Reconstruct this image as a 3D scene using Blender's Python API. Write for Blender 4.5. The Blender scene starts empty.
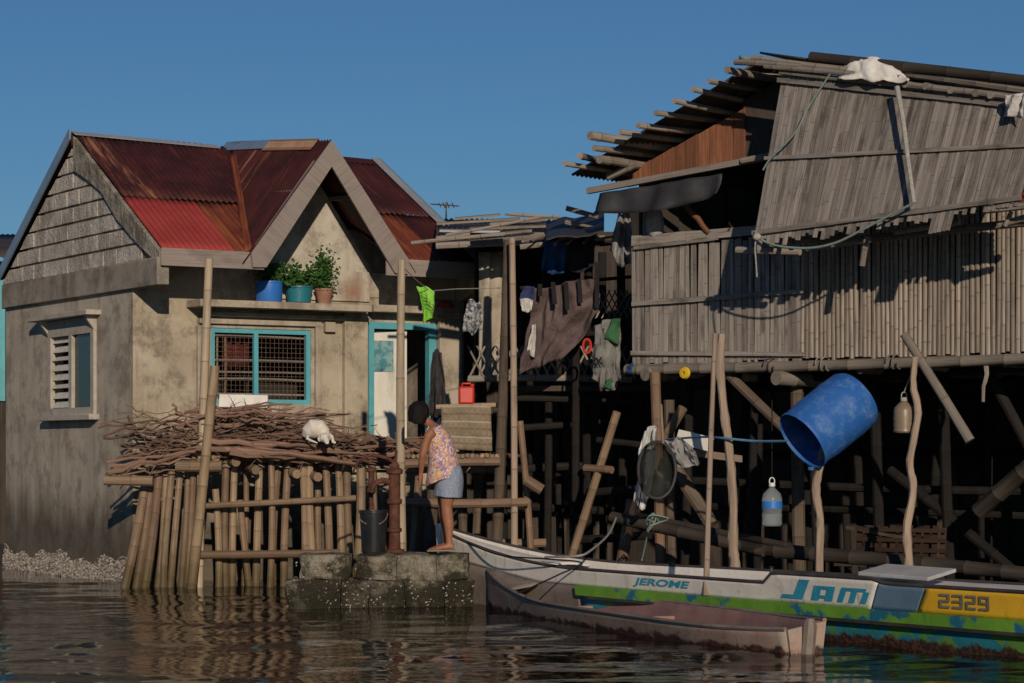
import bpy, bmesh, math, random
import numpy as np
from mathutils import Vector, Matrix, noise
random.seed(7); rng = np.random.default_rng(7)
R = math.radians
S = bpy.context.scene
COL = S.collection
# ---------------------------------------------------------------- camera, sky, sun, exposure
F = 2418.0; YH = 458.0; CH = 1.45            # focal length in pixels, horizon row, eye height over the water
cam = bpy.data.cameras.new('camera'); camo = bpy.data.objects.new('camera', cam); COL.objects.link(camo)
cam.sensor_width = 36; cam.lens = F*36/1024; cam.shift_y = (YH-341.5)/1024
cam.clip_start = .1; cam.clip_end = 3000
camo.location = (0, 0, CH); camo.rotation_euler = (R(90), 0, 0); S.camera = camo
SUN_AZ, SUN_EL = R(8), R(17)                # sun behind the camera, a little to the right
wd = bpy.data.worlds.new('World'); S.world = wd; wd.use_nodes = True
wn = wd.node_tree; wn.nodes.clear()
sky = wn.nodes.new('ShaderNodeTexSky'); sky.sky_type = 'NISHITA'; sky.sun_disc = False
sky.sun_elevation = SUN_EL; sky.sun_rotation = R(180)-SUN_AZ
sky.altitude = 0; sky.air_density = 1.0; sky.dust_density = 0.0; sky.ozone_density = 4.0
tint = wn.nodes.new('ShaderNodeMix'); tint.data_type = 'RGBA'; tint.blend_type = 'MULTIPLY'; tint.inputs[0].default_value = 1
tint.inputs[7].default_value = (.47, .68, .87, 1)
bg = wn.nodes.new('ShaderNodeBackground'); bg.inputs[1].default_value = .056
wo = wn.nodes.new('ShaderNodeOutputWorld')
wn.links.new(sky.outputs[0], tint.inputs[6]); wn.links.new(tint.outputs[2], bg.inputs[0]); wn.links.new(bg.outputs[0], wo.inputs[0])
sl = bpy.data.lights.new('sun', 'SUN'); sl.energy = 3.15; sl.angle = R(.55); sl.color = (1, .84, .66)
so = bpy.data.objects.new('sun', sl); COL.objects.link(so)
sdir = Vector((math.sin(SUN_AZ)*math.cos(SUN_EL), -math.cos(SUN_AZ)*math.cos(SUN_EL), math.sin(SUN_EL)))
so.rotation_euler = sdir.to_track_quat('Z', 'Y').to_euler(); so.location = (6, -10, 12)
S.view_settings.view_transform = 'Standard'; S.view_settings.look = 'None'
S.view_settings.exposure = 0; S.view_settings.gamma = 1

# ---------------------------------------------------------------- pixel rays and planes
C0 = Vector((0, 0, CH))
def ray(px, py): return Vector(((px-512)/F, 1, -(py-YH)/F))
def P(px, py, Y): return C0 + ray(px, py)*Y
def onp(px, py, p0, n):
    d = ray(px, py); return C0 + d*(n.dot(p0-C0)/n.dot(d))
# concrete house frame: a along the front, b to the back
TH = R(31); HA = Vector((math.cos(TH), math.sin(TH), 0)); HB = Vector((-math.sin(TH), math.cos(TH), 0)); HC = Vector((-4.39, 28, 0))
def H(a, b, z): return HC + HA*a + HB*b + Vector((0, 0, z))
def FW(px, py, b=0): return onp(px, py, H(0, b, 0), HB)       # point on the plane b = const
def SW(px, py, a=0): return onp(px, py, H(a, 0, 0), HA)
def toH(p): q = p-HC; return q.dot(HA), q.dot(HB), q.z
# stilt house frame: t along the front wall (right = nearer), d outward
PS = R(40); WT = Vector((math.cos(PS), -math.sin(PS), 0)); WN = Vector((-math.sin(PS), -math.cos(PS), 0)); WC = Vector((120/F*26, 26, 0))
def Q(t, d, z): return WC + WT*t + WN*d + Vector((0, 0, z))
def W(px, py, d=0): return onp(px, py, Q(0, d, 0), WN)
def toQ(p): q = p-WC; return q.dot(WT), q.dot(WN), q.z

# ---------------------------------------------------------------- mesh builder
UP = Vector((0, 0, 1))
class MB:
    def __init__(s): s.V = []; s.F = []; s.L = []
    def v(s, p, l=(0, 0, 0, 0)): s.V.append(tuple(p)); s.L.append(l); return len(s.V)-1
    def tube(s, pts, rad, seg=8, node=None, seed=None, cap=True, flat=1.0, jit=0):
        pts = [Vector(p) for p in pts]; n = len(pts)
        if not hasattr(rad, '__len__'): rad = [rad]*n
        seed = random.random() if seed is None else seed
        along = 0; prev = None; rings = []
        for i, p in enumerate(pts):
            d = (pts[min(i+1, n-1)]-pts[max(i-1, 0)]).normalized()
            if prev is None:
                ref = UP if abs(d.z) < .9 else Vector((1, 0, 0)); x = d.cross(ref).normalized()
            else: x = (prev-d*prev.dot(d)).normalized()
            y = d.cross(x); prev = x
            if i: along += (p-pts[i-1]).length
            nk = node[i] if node else 0
            ring = []
            for k in range(seg):
                t = 2*math.pi*k/seg; r = rad[i]*(1+(random.uniform(-jit, jit) if jit else 0))
                ring.append(s.v(p+x*math.cos(t)*r+y*math.sin(t)*r*flat, (nk, along, seed, k/seg)))
            rings.append(ring)
        for i in range(n-1):
            for k in range(seg):
                a, b = rings[i], rings[i+1]; k2 = (k+1) % seg
                s.F.append((a[k], a[k2], b[k2], b[k]))
        if cap: s.F.append(tuple(rings[0][::-1])); s.F.append(tuple(rings[-1]))
        return s
    def bamboo(s, p0, p1, r, r1=None, seg=8, gap=.3, bend=.012, hollow=False):
        p0, p1 = Vector(p0), Vector(p1); r1 = r if r1 is None else r1; d = p1-p0; L = d.length; dn = d/L
        ref = UP if abs(dn.z) < .9 else Vector((1, 0, 0)); x = dn.cross(ref).normalized(); y = dn.cross(x)
        bx, by = random.uniform(-bend, bend)*L, random.uniform(-bend, bend)*L
        st = [(0, 0)]; q = random.uniform(.3, 1)*gap
        while q < L-.03:
            if q > .03: st += [(q-.013, 0), (q, 1), (q+.013, 0)]
            q += gap*random.uniform(.8, 1.2)
        st.append((L, 0)); pts = []; rad = []
        for q, k in st:
            t = q/L; w = math.sin(math.pi*t)
            pts.append(p0+d*t+x*bx*w+y*by*w); rad.append((r+(r1-r)*t)*(1.09 if k else 1))
        return s.tube(pts, rad, seg, [k for _, k in st])
    def stick(s, p0, p1, r, r1=None, seg=6, n=6, wob=.02, jit=.08):
        p0, p1 = Vector(p0), Vector(p1); r1 = r*.7 if r1 is None else r1; d = p1-p0
        pts = [p0+d*(i/n)+Vector([random.uniform(-1, 1)*wob*(0 if i in (0, n) else 1) for _ in range(3)]) for i in range(n+1)]
        return s.tube(pts, [r+(r1-r)*i/n for i in range(n+1)], seg, None, None, True, 1, jit)
    def board(s, p0, p1, wv, tv, n=1, jag=0, seed=None):
        """box from p0 to p1, half-width vector wv, half-thickness vector tv"""
        p0, p1, wv, tv = Vector(p0), Vector(p1), Vector(wv), Vector(tv); d = p1-p0; L = d.length
        seed = random.random() if seed is None else seed; W2 = wv.length; rings = []
        for i in range(n+1):
            t = i/n; c = p0+d*t; f = 1+random.uniform(-jag, jag); ring = []
            for su, sv in ((-1, -1), (1, -1), (1, 1), (-1, 1)):
                e = d.normalized()*(random.uniform(-jag, jag)*W2*.6) if (jag and i in (0, n)) else Vector()
                ring.append(s.v(c+wv*su*f+tv*sv+e, (0, t*L, seed, su*W2)))
            rings.append(ring)
        for i in range(n):
            for k in range(4): s.F.append((rings[i][k], rings[i][(k+1) % 4], rings[i+1][(k+1) % 4], rings[i+1][k]))
        s.F.append(tuple(rings[0][::-1])); s.F.append(tuple(rings[-1])); return s
    def box(s, c, ax, ay, az): return s.board(Vector(c)-Vector(ax), Vector(c)+Vector(ax), ay, az)
    def prism(s, poly, off, seed=0):
        """polygon extruded by vector off"""
        off = Vector(off); n = len(poly); o = Vector(poly[0]); ux = (Vector(poly[1])-o).normalized()
        a = [s.v(p, (0, Vector(p).z, seed, (Vector(p)-o).dot(ux))) for p in poly]
        b = [s.v(Vector(p)+off, (0, Vector(p).z, seed, (Vector(p)-o).dot(ux))) for p in poly]
        s.F.append(tuple(a)); s.F.append(tuple(b[::-1]))
        for k in range(n): s.F.append((a[k], b[k], b[(k+1) % n], a[(k+1) % n]))
        return s
    def grid(s, fn, nu, nv, closeu=False, lc=None, seed=0):
        I = [[s.v(fn(u/nu, v/nv), lc(u/nu, v/nv) if lc else (0, v/nv, seed, u/nu)) for v in range(nv+1)] for u in range(nu+(0 if closeu else 1))]
        for u in range(nu):
            for v in range(nv):
                a, b = I[u], I[(u+1) % len(I)]
                s.F.append((a[v], b[v], b[v+1], a[v+1]))
        return s
    def lathe(s, base, prof, seg=20, axis=UP, cap=True):
        ax = Vector(axis).normalized(); ref = Vector((1, 0, 0)) if abs(ax.x) < .9 else Vector((0, 1, 0))
        x = ax.cross(ref).normalized(); y = ax.cross(x); rings = []; base = Vector(base)
        for r, h in prof: rings.append([s.v(base+ax*h+(x*math.cos(2*math.pi*k/seg)+y*math.sin(2*math.pi*k/seg))*r, (0, h, 0, k/seg)) for k in range(seg)])
        for i in range(len(prof)-1):
            for k in range(seg): s.F.append((rings[i][k], rings[i][(k+1) % seg], rings[i+1][(k+1) % seg], rings[i+1][k]))
        if cap:
            if prof[0][0] > .0005: s.F.append(tuple(rings[0][::-1]))
            if prof[-1][0] > .0005: s.F.append(tuple(rings[-1]))
        return s
    def loft(s, rows, seg=16, cap=True, side=Vector((0, 1, 0))):
        """rows: (centre, front radius, side radius); rings square to the path in the plane normal to `side`"""
        n = len(rows); rings = []
        for i, (c, rf, rs) in enumerate(rows):
            d = Vector(rows[min(i+1, n-1)][0])-Vector(rows[max(i-1, 0)][0]); d = (d-side*d.dot(side)).normalized(); f = side.cross(d)
            rings.append([s.v(Vector(c)+f*math.cos(2*math.pi*k/seg)*rf+side*math.sin(2*math.pi*k/seg)*rs, (0, i/n, 0, k/seg)) for k in range(seg)])
        for i in range(n-1):
            for k in range(seg): s.F.append((rings[i][k], rings[i][(k+1) % seg], rings[i+1][(k+1) % seg], rings[i+1][k]))
        if cap: s.F.append(tuple(rings[0][::-1])); s.F.append(tuple(rings[-1]))
        return s
    def ball(s, c, rx, ry, rz, nu=14, nv=9):
        c = Vector(c)
        rows = [[s.v(c+Vector((rx*math.sin(math.pi*j/nv)*math.cos(2*math.pi*i/nu), ry*math.sin(math.pi*j/nv)*math.sin(2*math.pi*i/nu), rz*math.cos(math.pi*j/nv)))) for i in range(nu)] for j in range(1, nv)]
        t = s.v(c+Vector((0, 0, rz))); b = s.v(c-Vector((0, 0, rz)))
        for i in range(nu):
            s.F.append((t, rows[0][i], rows[0][(i+1) % nu])); s.F.append((b, rows[-1][(i+1) % nu], rows[-1][i]))
            for j in range(nv-2): s.F.append((rows[j][i], rows[j+1][i], rows[j+1][(i+1) % nu], rows[j][(i+1) % nu]))
        return s

WO = {}
def tag(o, label=None, cat=None, group=None, kind=None):
    if label: o['label'] = label
    if cat: o['category'] = cat
    if group: o['group'] = group
    if kind: o['kind'] = kind
    return o
def thing(name, label, cat, loc, group=None):
    o = bpy.data.objects.new(name, None); COL.objects.link(o); o.location = loc; o.empty_display_size = .1
    WO[o] = Vector(loc); return tag(o, label, cat, group)
def obj(name, mb, mat, parent=None, label=None, cat=None, group=None, kind=None, solid=0, bevel=0, sub=0, smooth=35, disp=None, remesh=0, recalc=True):
    V = np.array(mb.V, dtype=float)
    if parent is not None: o0 = WO[parent]
    else: lo, hi = V.min(0), V.max(0); o0 = Vector(((lo[0]+hi[0])/2, (lo[1]+hi[1])/2, lo[2]))
    me = bpy.data.meshes.new(name); me.from_pydata((V-np.array(o0)).tolist(), [], mb.F)
    at = me.attributes.new('lc', 'FLOAT_COLOR', 'POINT'); at.data.foreach_set('color', np.array(mb.L, dtype=np.float32).ravel())
    if recalc:
        bm = bmesh.new(); bm.from_mesh(me); bmesh.ops.recalc_face_normals(bm, faces=bm.faces); bm.to_mesh(me); bm.free()
    if smooth:
        me.polygons.foreach_set('use_smooth', [True]*len(me.polygons)); me.set_sharp_from_angle(angle=R(smooth))
    me.materials.append(MATS[mat] if isinstance(mat, str) else mat)
    o = bpy.data.objects.new(name, me); COL.objects.link(o)
    if parent is not None: o.parent = parent
    else: o.location = o0
    WO[o] = o0
    if remesh:
        m = o.modifiers.new('remesh', 'REMESH'); m.mode = 'VOXEL'; m.voxel_size = remesh; m.use_smooth_shade = True
        m = o.modifiers.new('smooth', 'SMOOTH'); m.factor = .5; m.iterations = 4
    if bevel: m = o.modifiers.new('bevel', 'BEVEL'); m.width = bevel; m.segments = 2; m.limit_method = 'ANGLE'; m.angle_limit = R(40)
    if solid: m = o.modifiers.new('solid', 'SOLIDIFY'); m.thickness = solid; m.offset = 0
    if sub: m = o.modifiers.new('sub', 'SUBSURF'); m.levels = sub; m.render_levels = sub
    return tag(o, label, cat, group, kind)

# ---------------------------------------------------------------- materials
MATS = {}
def nd(nt, t, ins=None, **pr):
    n = nt.nodes.new('ShaderNode'+t)
    for k, v in pr.items(): setattr(n, k, v)
    for k, v in (ins or {}).items():
        s = n.inputs[k]
        if isinstance(v, bpy.types.NodeSocket): nt.links.new(v, s)
        else: s.default_value = (tuple(v)+(1,) if isinstance(v, tuple) and len(v) == 3 and s.type == 'RGBA' else v)
    return n
def mix(nt, f, a, b, mode='MIX'): return nd(nt, 'Mix', {0: f, 6: a, 7: b}, data_type='RGBA', blend_type=mode).outputs[2]
def math_(nt, op, a, b=0.0, clamp=False): return nd(nt, 'Math', {0: a, 1: b}, operation=op, use_clamp=clamp).outputs[0]
def ramp(nt, f, lo, hi): return nd(nt, 'MapRange', {0: f, 1: lo, 2: hi}, interpolation_type='SMOOTHSTEP').outputs[0]
def noise_(nt, vec, sc, det=4, rough=.6, out=0): return nd(nt, 'TexNoise', {'Vector': vec, 'Scale': sc, 'Detail': det, 'Roughness': rough}).outputs[out]
def start(name):
    m = bpy.data.materials.new(name); m.use_nodes = True; nt = m.node_tree; nt.nodes.clear(); MATS[name] = m
    out = nd(nt, 'OutputMaterial'); b = nd(nt, 'BsdfPrincipled'); nt.links.new(b.outputs[0], out.inputs[0]); return nt, b
def finish(nt, b, col, rough=.8, bumpf=None, bump=.3, dist=.01, metal=0, spec=.35):
    for k, v in (('Base Color', col), ('Roughness', rough), ('Metallic', metal), ('Specular IOR Level', spec)):
        s = b.inputs[k]
        if isinstance(v, bpy.types.NodeSocket): nt.links.new(v, s)
        else: s.default_value = (tuple(v)+(1,) if isinstance(v, tuple) and len(v) == 3 else v)
    if bumpf is not None:
        bp = nd(nt, 'Bump', {'Strength': bump, 'Distance': dist, 'Height': bumpf}); nt.links.new(bp.outputs[0], b.inputs['Normal'])
def lcs(nt):
    a = nd(nt, 'Attribute', attribute_name='lc'); s = nd(nt, 'SeparateColor', {0: a.outputs['Color']})
    return s.outputs[0], s.outputs[1], s.outputs[2], a.outputs['Alpha']      # node, along, seed, across
def wpos(nt, sx=1, sy=1, sz=1):
    g = nd(nt, 'NewGeometry'); return nd(nt, 'VectorMath', {0: g.outputs['Position'], 1: (sx, sy, sz)}, operation='MULTIPLY').outputs[0], g
def wood(name, c1, c2, dark, grain=14, rough=.85, tint=.35, nodec=(.1, .08, .06), patch=.5, bump=.5, across=1., algae=None, lichen=None, knots=None, alt=None):
    nt, b = start(name); k, al, sd, ac = lcs(nt)
    v = nd(nt, 'CombineXYZ', {0: math_(nt, 'MULTIPLY', ac, grain*across), 1: math_(nt, 'MULTIPLY', al, 1.6), 2: math_(nt, 'MULTIPLY', sd, 97.)}).outputs[0]
    n1 = noise_(nt, v, 1.0, 6, .7)
    v2 = nd(nt, 'CombineXYZ', {0: math_(nt, 'MULTIPLY', ac, 2.5*across), 1: math_(nt, 'MULTIPLY', al, 2.2), 2: math_(nt, 'MULTIPLY', sd, 53.)}).outputs[0]
    n2 = noise_(nt, v2, 1.0, 4, .6)
    c = mix(nt, ramp(nt, n1, .3, .7), c1, c2)
    c = mix(nt, math_(nt, 'MULTIPLY', ramp(nt, n2, .48, .72), patch), c, dark)
    wn_ = nd(nt, 'TexWhiteNoise', {'W': math_(nt, 'MULTIPLY', sd, 917.)}, noise_dimensions='1D').outputs['Value']
    c = mix(nt, 1.0, c, nd(nt, 'CombineColor', {0: (g := math_(nt, 'ADD', math_(nt, 'MULTIPLY', wn_, 2*tint), 1-tint)), 1: g, 2: g}).outputs[0], 'MULTIPLY')
    if alt:
        w2 = nd(nt, 'TexWhiteNoise', {'W': math_(nt, 'MULTIPLY', sd, 431.)}, noise_dimensions='1D').outputs['Value']
        c = mix(nt, math_(nt, 'MULTIPLY', w2, .8), c, mix(nt, ramp(nt, n1, .3, .7), alt, tuple(x*.65 for x in alt)))
    if lichen:
        pv, _ = wpos(nt); c = mix(nt, math_(nt, 'MULTIPLY', ramp(nt, noise_(nt, pv, 9, 5, .7), .58, .72), .6), c, lichen)
    if algae:
        pv, g = wpos(nt); z = nd(nt, 'SeparateXYZ', {0: g.outputs['Position']}).outputs[2]
        f = ramp(nt, math_(nt, 'ADD', z, math_(nt, 'MULTIPLY', noise_(nt, pv, 5, 3), -.35)), .38, -.1)
        c = mix(nt, math_(nt, 'MULTIPLY', f, .85), c, algae)
    if knots:
        kf = math_(nt, 'FRACT', math_(nt, 'ADD', math_(nt, 'DIVIDE', al, knots), math_(nt, 'MULTIPLY', sd, 31.)))
        k = math_(nt, 'MAXIMUM', k, math_(nt, 'MULTIPLY', math_(nt, 'LESS_THAN', kf, .014), .7))
    c = mix(nt, math_(nt, 'MULTIPLY', k, .7), c, nodec)
    finish(nt, b, c, rough, n1, bump, .004)
def plain(name, c1, c2, sc=6, rough=.7, bump=.2, bsc=60, metal=0, dirt=None, dsc=2.5, damt=.6, stretch=(1, 1, 1), spec=.35, dist=.005):
    nt, b = start(name); pv, g = wpos(nt, *stretch)
    c = mix(nt, ramp(nt, noise_(nt, pv, sc, 5, .65), .35, .68), c1, c2)
    if dirt: c = mix(nt, math_(nt, 'MULTIPLY', ramp(nt, noise_(nt, pv, dsc, 6, .7), .5, .7), damt), c, dirt)
    finish(nt, b, c, rough, noise_(nt, pv, bsc, 4, .6) if bump else None, bump, dist, metal, spec)
def concrete(name, base, light, dark, fine=70, bump=.5, damp=True, damt=.75, bdist=.006, rust=None):
    nt, b = start(name); pv, g = wpos(nt); st, _ = wpos(nt, 3.2, 3.2, .35)
    z = nd(nt, 'SeparateXYZ', {0: g.outputs['Position']}).outputs[2]
    c = mix(nt, ramp(nt, noise_(nt, pv, 1.6, 6, .65), .35, .65), base, light)
    c = mix(nt, math_(nt, 'MULTIPLY', ramp(nt, noise_(nt, st, 1.3, 6, .6), .52, .72), .65), c, dark)
    c = mix(nt, math_(nt, 'MULTIPLY', ramp(nt, noise_(nt, pv, 2.6, 9, .78), .45, .63), .68), c, dark)
    c = mix(nt, math_(nt, 'MULTIPLY', ramp(nt, noise_(nt, pv, 28, 4, .7), .55, .75), .25), c, light)
    if damp:
        f = ramp(nt, math_(nt, 'ADD', z, math_(nt, 'MULTIPLY', noise_(nt, st, 1.1, 5), -1.1)), .75, -.05)
        c = mix(nt, math_(nt, 'MULTIPLY', f, damt), c, (.035, .03, .02))
    if rust:
        q = nd(nt, 'VectorMath', {0: g.outputs['Position'], 1: tuple(rust[0])}, operation='DISTANCE')
        f = ramp(nt, math_(nt, 'ADD', q.outputs['Value'], math_(nt, 'MULTIPLY', noise_(nt, st, 3, 4), .3)), rust[1], .1)
        c = mix(nt, math_(nt, 'MULTIPLY', f, .75), c, (.22, .075, .02))
    h = math_(nt, 'ADD', noise_(nt, pv, fine, 4, .7), math_(nt, 'MULTIPLY', noise_(nt, pv, 7, 3), .8))
    finish(nt, b, c, .92, h, bump, bdist, 0, .2)
def sheet_mat(name, c1, c2, streak, amt=.5, rough=.6, lo=.55, hi=.75, metal=0):
    nt, b = start(name); k, al, sd, ac = lcs(nt)
    v = nd(nt, 'CombineXYZ', {0: math_(nt, 'MULTIPLY', ac, 9.), 1: math_(nt, 'MULTIPLY', al, .9), 2: math_(nt, 'MULTIPLY', sd, 41.)}).outputs[0]
    pv, _ = wpos(nt); n1 = noise_(nt, v, 1, 5, .65)
    c = mix(nt, ramp(nt, noise_(nt, pv, 2.2, 6, .7), .35, .65), c1, c2)
    c = mix(nt, math_(nt, 'MULTIPLY', ramp(nt, n1, lo, hi), amt), c, streak)
    c = mix(nt, math_(nt, 'MULTIPLY', ramp(nt, noise_(nt, pv, 30, 5, .7), .58, .75), .35), c, streak)
    finish(nt, b, c, rough, noise_(nt, pv, 50, 3), .15, .003, metal, .3)
def fabric(name, c1, c2, sc=5, rough=.95, stripes=None):
    nt, b = start(name); pv, g = wpos(nt); k, al, sd, ac = lcs(nt)
    c = mix(nt, ramp(nt, noise_(nt, pv, sc, 4, .6), .35, .65), c1, c2)
    if stripes:
        for (src, freq, col, th) in stripes:
            s = math_(nt, 'FRACT', math_(nt, 'MULTIPLY', al if src == 'v' else ac, freq))
            c = mix(nt, math_(nt, 'MULTIPLY', math_(nt, 'LESS_THAN', s, th), .75), c, col)
    finish(nt, b, c, rough, math_(nt, 'ADD', noise_(nt, pv, 11, 3, .55), math_(nt, 'MULTIPLY', noise_(nt, pv, 160, 2), .06)), .8, .03, 0, .15)
def plastic(name, c, rough=.35, spec=.5, wear=None, wa=.5):
    nt, b = start(name); pv, g = wpos(nt)
    cc = mix(nt, math_(nt, 'MULTIPLY', ramp(nt, noise_(nt, pv, 7, 8, .75), .45, .75), wa), c, wear or tuple(x*.7+.03 for x in c))
    finish(nt, b, cc, rough, noise_(nt, pv, 12, 3), .08, .01, 0, spec)

wood('bamboo_tan', (.32, .235, .148), (.20, .145, .09), (.09, .065, .042), 10, .65, .48, (.12, .085, .05), .6, algae=(.075, .055, .02), alt=(.19, .11, .075))
wood('bamboo_pale', (.46, .37, .265), (.34, .27, .18), (.2, .15, .1), 9, .6, .2, (.14, .1, .07), .5)
wood('bamboo_grey', (.26, .225, .19), (.17, .145, .12), (.07, .058, .048), 12, .8, .35, (.07, .055, .045), .55)
wood('cane_tan', (.33, .28, .235), (.205, .172, .142), (.08, .065, .054), 10, .8, .3, (.10, .075, .055), .5)
wood('slat_grey', (.31, .275, .245), (.165, .146, .13), (.06, .05, .046), 30, .9, .33, (.05, .04, .035), .75, across=3, knots=.61)
wood('slat_flap', (.28, .25, .228), (.125, .111, .102), (.05, .043, .04), 30, .9, .36, (.045, .04, .035), .75, across=3, knots=.57)
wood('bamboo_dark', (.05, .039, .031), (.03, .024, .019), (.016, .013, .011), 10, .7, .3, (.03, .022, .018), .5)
wood('stilt_shaded', (.015, .012, .010), (.009, .0075, .0065), (.006, .005, .0045), 8, .85, .4, (.015, .012, .01), .6)  # near-black copy of stilt_wood: shade under the houses put into the colour
wood('stilt_wood', (.13, .097, .07), (.075, .056, .041), (.03, .023, .018), 8, .8, .35, (.06, .045, .035), .6, algae=(.045, .04, .02))
wood('stick_bark', (.36, .275, .205), (.24, .18, .135), (.11, .085, .065), 12, .85, .22, (.1, .08, .06), .5)
wood('branch', (.235, .145, .105), (.13, .078, .057), (.055, .035, .027), 9, .9, .5, (.05, .04, .03), .5)
wood('fascia', (.29, .245, .215), (.185, .157, .14), (.08, .06, .05), 60, .9, .2, patch=.4, across=2)
wood('plank_brown', (.30, .12, .06), (.14, .06, .034), (.06, .035, .026), 28, .85, .3, patch=.5, across=2)
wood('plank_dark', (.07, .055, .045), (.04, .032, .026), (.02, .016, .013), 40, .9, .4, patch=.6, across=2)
wood('thatch_wood', (.30, .25, .2), (.18, .15, .12), (.08, .065, .05), 25, .9, .4, patch=.5)
concrete('plaster_front', (.34, .29, .215), (.45, .39, .30), (.115, .095, .075))
concrete('plaster_gable', (.45, .41, .345), (.54, .50, .43), (.20, .17, .14), damp=False, rust=(FW(352, 292), .42))
concrete('plaster_side', (.37, .32, .26), (.46, .405, .33), (.17, .14, .11), bump=.7)
concrete('plaster_trim', (.36, .31, .24), (.44, .385, .31), (.17, .14, .11), damp=False)
concrete('block_rough', (.46, .42, .37), (.62, .57, .51), (.23, .20, .17), fine=24, bump=1.0, damp=False, bdist=.045)
concrete('mortar', (.20, .175, .145), (.26, .225, .185), (.10, .09, .07), damp=False)
concrete('ring_concrete', (.25, .22, .185), (.33, .295, .245), (.11, .095, .08), damp=False, bump=.8)
concrete('rake_concrete', (.29, .255, .205), (.41, .365, .30), (.075, .065, .05), fine=18, bump=1, bdist=.05, damp=False)
def mossy(name):
    nt, b = start(name); pv, g = wpos(nt); z = nd(nt, 'SeparateXYZ', {0: g.outputs['Position']}).outputs[2]
    c = mix(nt, ramp(nt, noise_(nt, pv, 9, 8, .75), .35, .65), (.16, .14, .095), (.40, .36, .28))
    c = mix(nt, math_(nt, 'MULTIPLY', ramp(nt, noise_(nt, pv, 2.6, 7, .7), .44, .56), .93), c, (.028, .025, .013))
    c = mix(nt, math_(nt, 'MULTIPLY', ramp(nt, math_(nt, 'ADD', z, math_(nt, 'MULTIPLY', noise_(nt, pv, 5, 5, .7), -.5)), .08, -.16), .8), c, (.03, .026, .014))
    c = mix(nt, math_(nt, 'MULTIPLY', ramp(nt, noise_(nt, pv, 45, 3, .7), .62, .7), .7), c, (.38, .34, .28))
    finish(nt, b, c, .85, math_(nt, 'ADD', noise_(nt, pv, 22, 5, .75), noise_(nt, pv, 70, 3)), 1, .035, 0, .25)
mossy('mooring_concrete')
sheet_mat('roof_rust', (.030, .0085, .008), (.062, .015, .013), (.20, .065, .032), .5, lo=.55, hi=.78)
sheet_mat('roof_rust_streaky', (.036, .010, .009), (.075, .018, .014), (.34, .15, .08), .75, lo=.5, hi=.68)
sheet_mat('roof_rust_orange', (.10, .022, .015), (.16, .04, .02), (.32, .10, .03), .7, lo=.45, hi=.7)
sheet_mat('roof_red', (.27, .036, .03), (.33, .05, .042), (.20, .04, .033), .5)
sheet_mat('roof_old', (.05, .042, .036), (.08, .066, .055), (.13, .07, .04), .5)
sheet_mat('galvanised', (.42, .43, .45), (.33, .34, .37), (.24, .19, .15), .4, .45, metal=.3)
sheet_mat('galvanised_blue', (.17, .25, .36), (.22, .30, .40), (.16, .17, .19), .4, .45, metal=.2)
sheet_mat('ridge_rust', (.40, .22, .12), (.50, .33, .19), (.16, .05, .03), .8, lo=.45, hi=.6)
plain('paint_teal', (.085, .33, .40), (.11, .40, .46), 5, .5, .15, dirt=(.09, .15, .15), damt=.45)
plain('paint_white', (.60, .58, .52), (.70, .68, .62), 5, .6, .2, dirt=(.28, .24, .19), damt=.6, stretch=(2, 2, .6))
plain('foam_white', (.72, .70, .66), (.62, .59, .53), 8, .8, .4, dirt=(.35, .3, .22), damt=.5)
plain('frame_grey', (.42, .38, .33), (.34, .30, .26), 8, .8, .3, dirt=(.2, .17, .14), damt=.5)
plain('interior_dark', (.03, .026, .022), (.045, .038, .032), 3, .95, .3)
plain('wire', (.12, .08, .06), (.2, .15, .12), 20, .7, 0)
plain('rust_metal', (.065, .024, .016), (.13, .05, .03), 14, .85, .8, 50, dirt=(.03, .017, .014), damt=.8)
plain('shell', (.42, .38, .34), (.20, .17, .145), 60, .7, .4, 120, dirt=(.08, .07, .055), dsc=8, damt=.9)
plain('mud', (.035, .028, .02), (.05, .04, .03), 2, .9, .5, 20)
plain('leaf', (.025, .075, .015), (.055, .14, .025), 14, .55, 0, spec=.4)
plain('soil', (.05, .035, .025), (.07, .05, .035), 20, .95, .5)
plain('terracotta', (.26, .13, .085), (.33, .19, .13), 8, .85, .4, dirt=(.2, .17, .13))
plain('tarp_black', (.028, .028, .032), (.04, .04, .045), 5, .6, .3, 30)
plain('rope_green', (.16, .22, .19), (.22, .28, .25), 30, .7, .3, 200)
plain('rope_pale', (.35, .34, .31), (.25, .24, .22), 30, .8, .3, 200)
plain('rope_blue', (.06, .16, .30), (.09, .22, .38), 30, .7, .3, 200)
plain('skin', (.25, .105, .06), (.29, .13, .075), 12, .5, .1, 90)
plain('hair', (.006, .005, .005), (.012, .009, .008), 40, .7, .9, 160, spec=.15)
plain('dog_fur', (.62, .57, .50), (.72, .68, .62), 16, .95, .6, 120, dirt=(.4, .3, .2), damt=.3)
plain('jalousie', (.60, .58, .54), (.48, .46, .42), 12, .5, .1, dirt=(.3, .26, .2), damt=.4)
plastic('plastic_blue', (.03, .16, .52), .38, .5, (.06, .22, .55))
plastic('drum_blue', (.018, .105, .36), .55, .35, (.16, .27, .46), .75)
plastic('plastic_teal', (.02, .17, .22), .4)
plastic('plastic_red', (.50, .03, .015), .4)
plastic('plastic_black', (.012, .012, .013), .3, .5)
plastic('plastic_yellow', (.62, .42, .02), .45)
plastic('plastic_white', (.65, .65, .62), .45)
plastic('jug_tan', (.20, .155, .105), .4)
fabric('cloth_green', (.20, .50, .05), (.26, .58, .08))
fabric('cloth_red', (.45, .03, .03), (.55, .06, .05))
fabric('cloth_mauve_shaded', (.085, .062, .062), (.13, .096, .093), 2.5)  # mauve darkened: the lean-to's shade is put into the cloth colour
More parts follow.
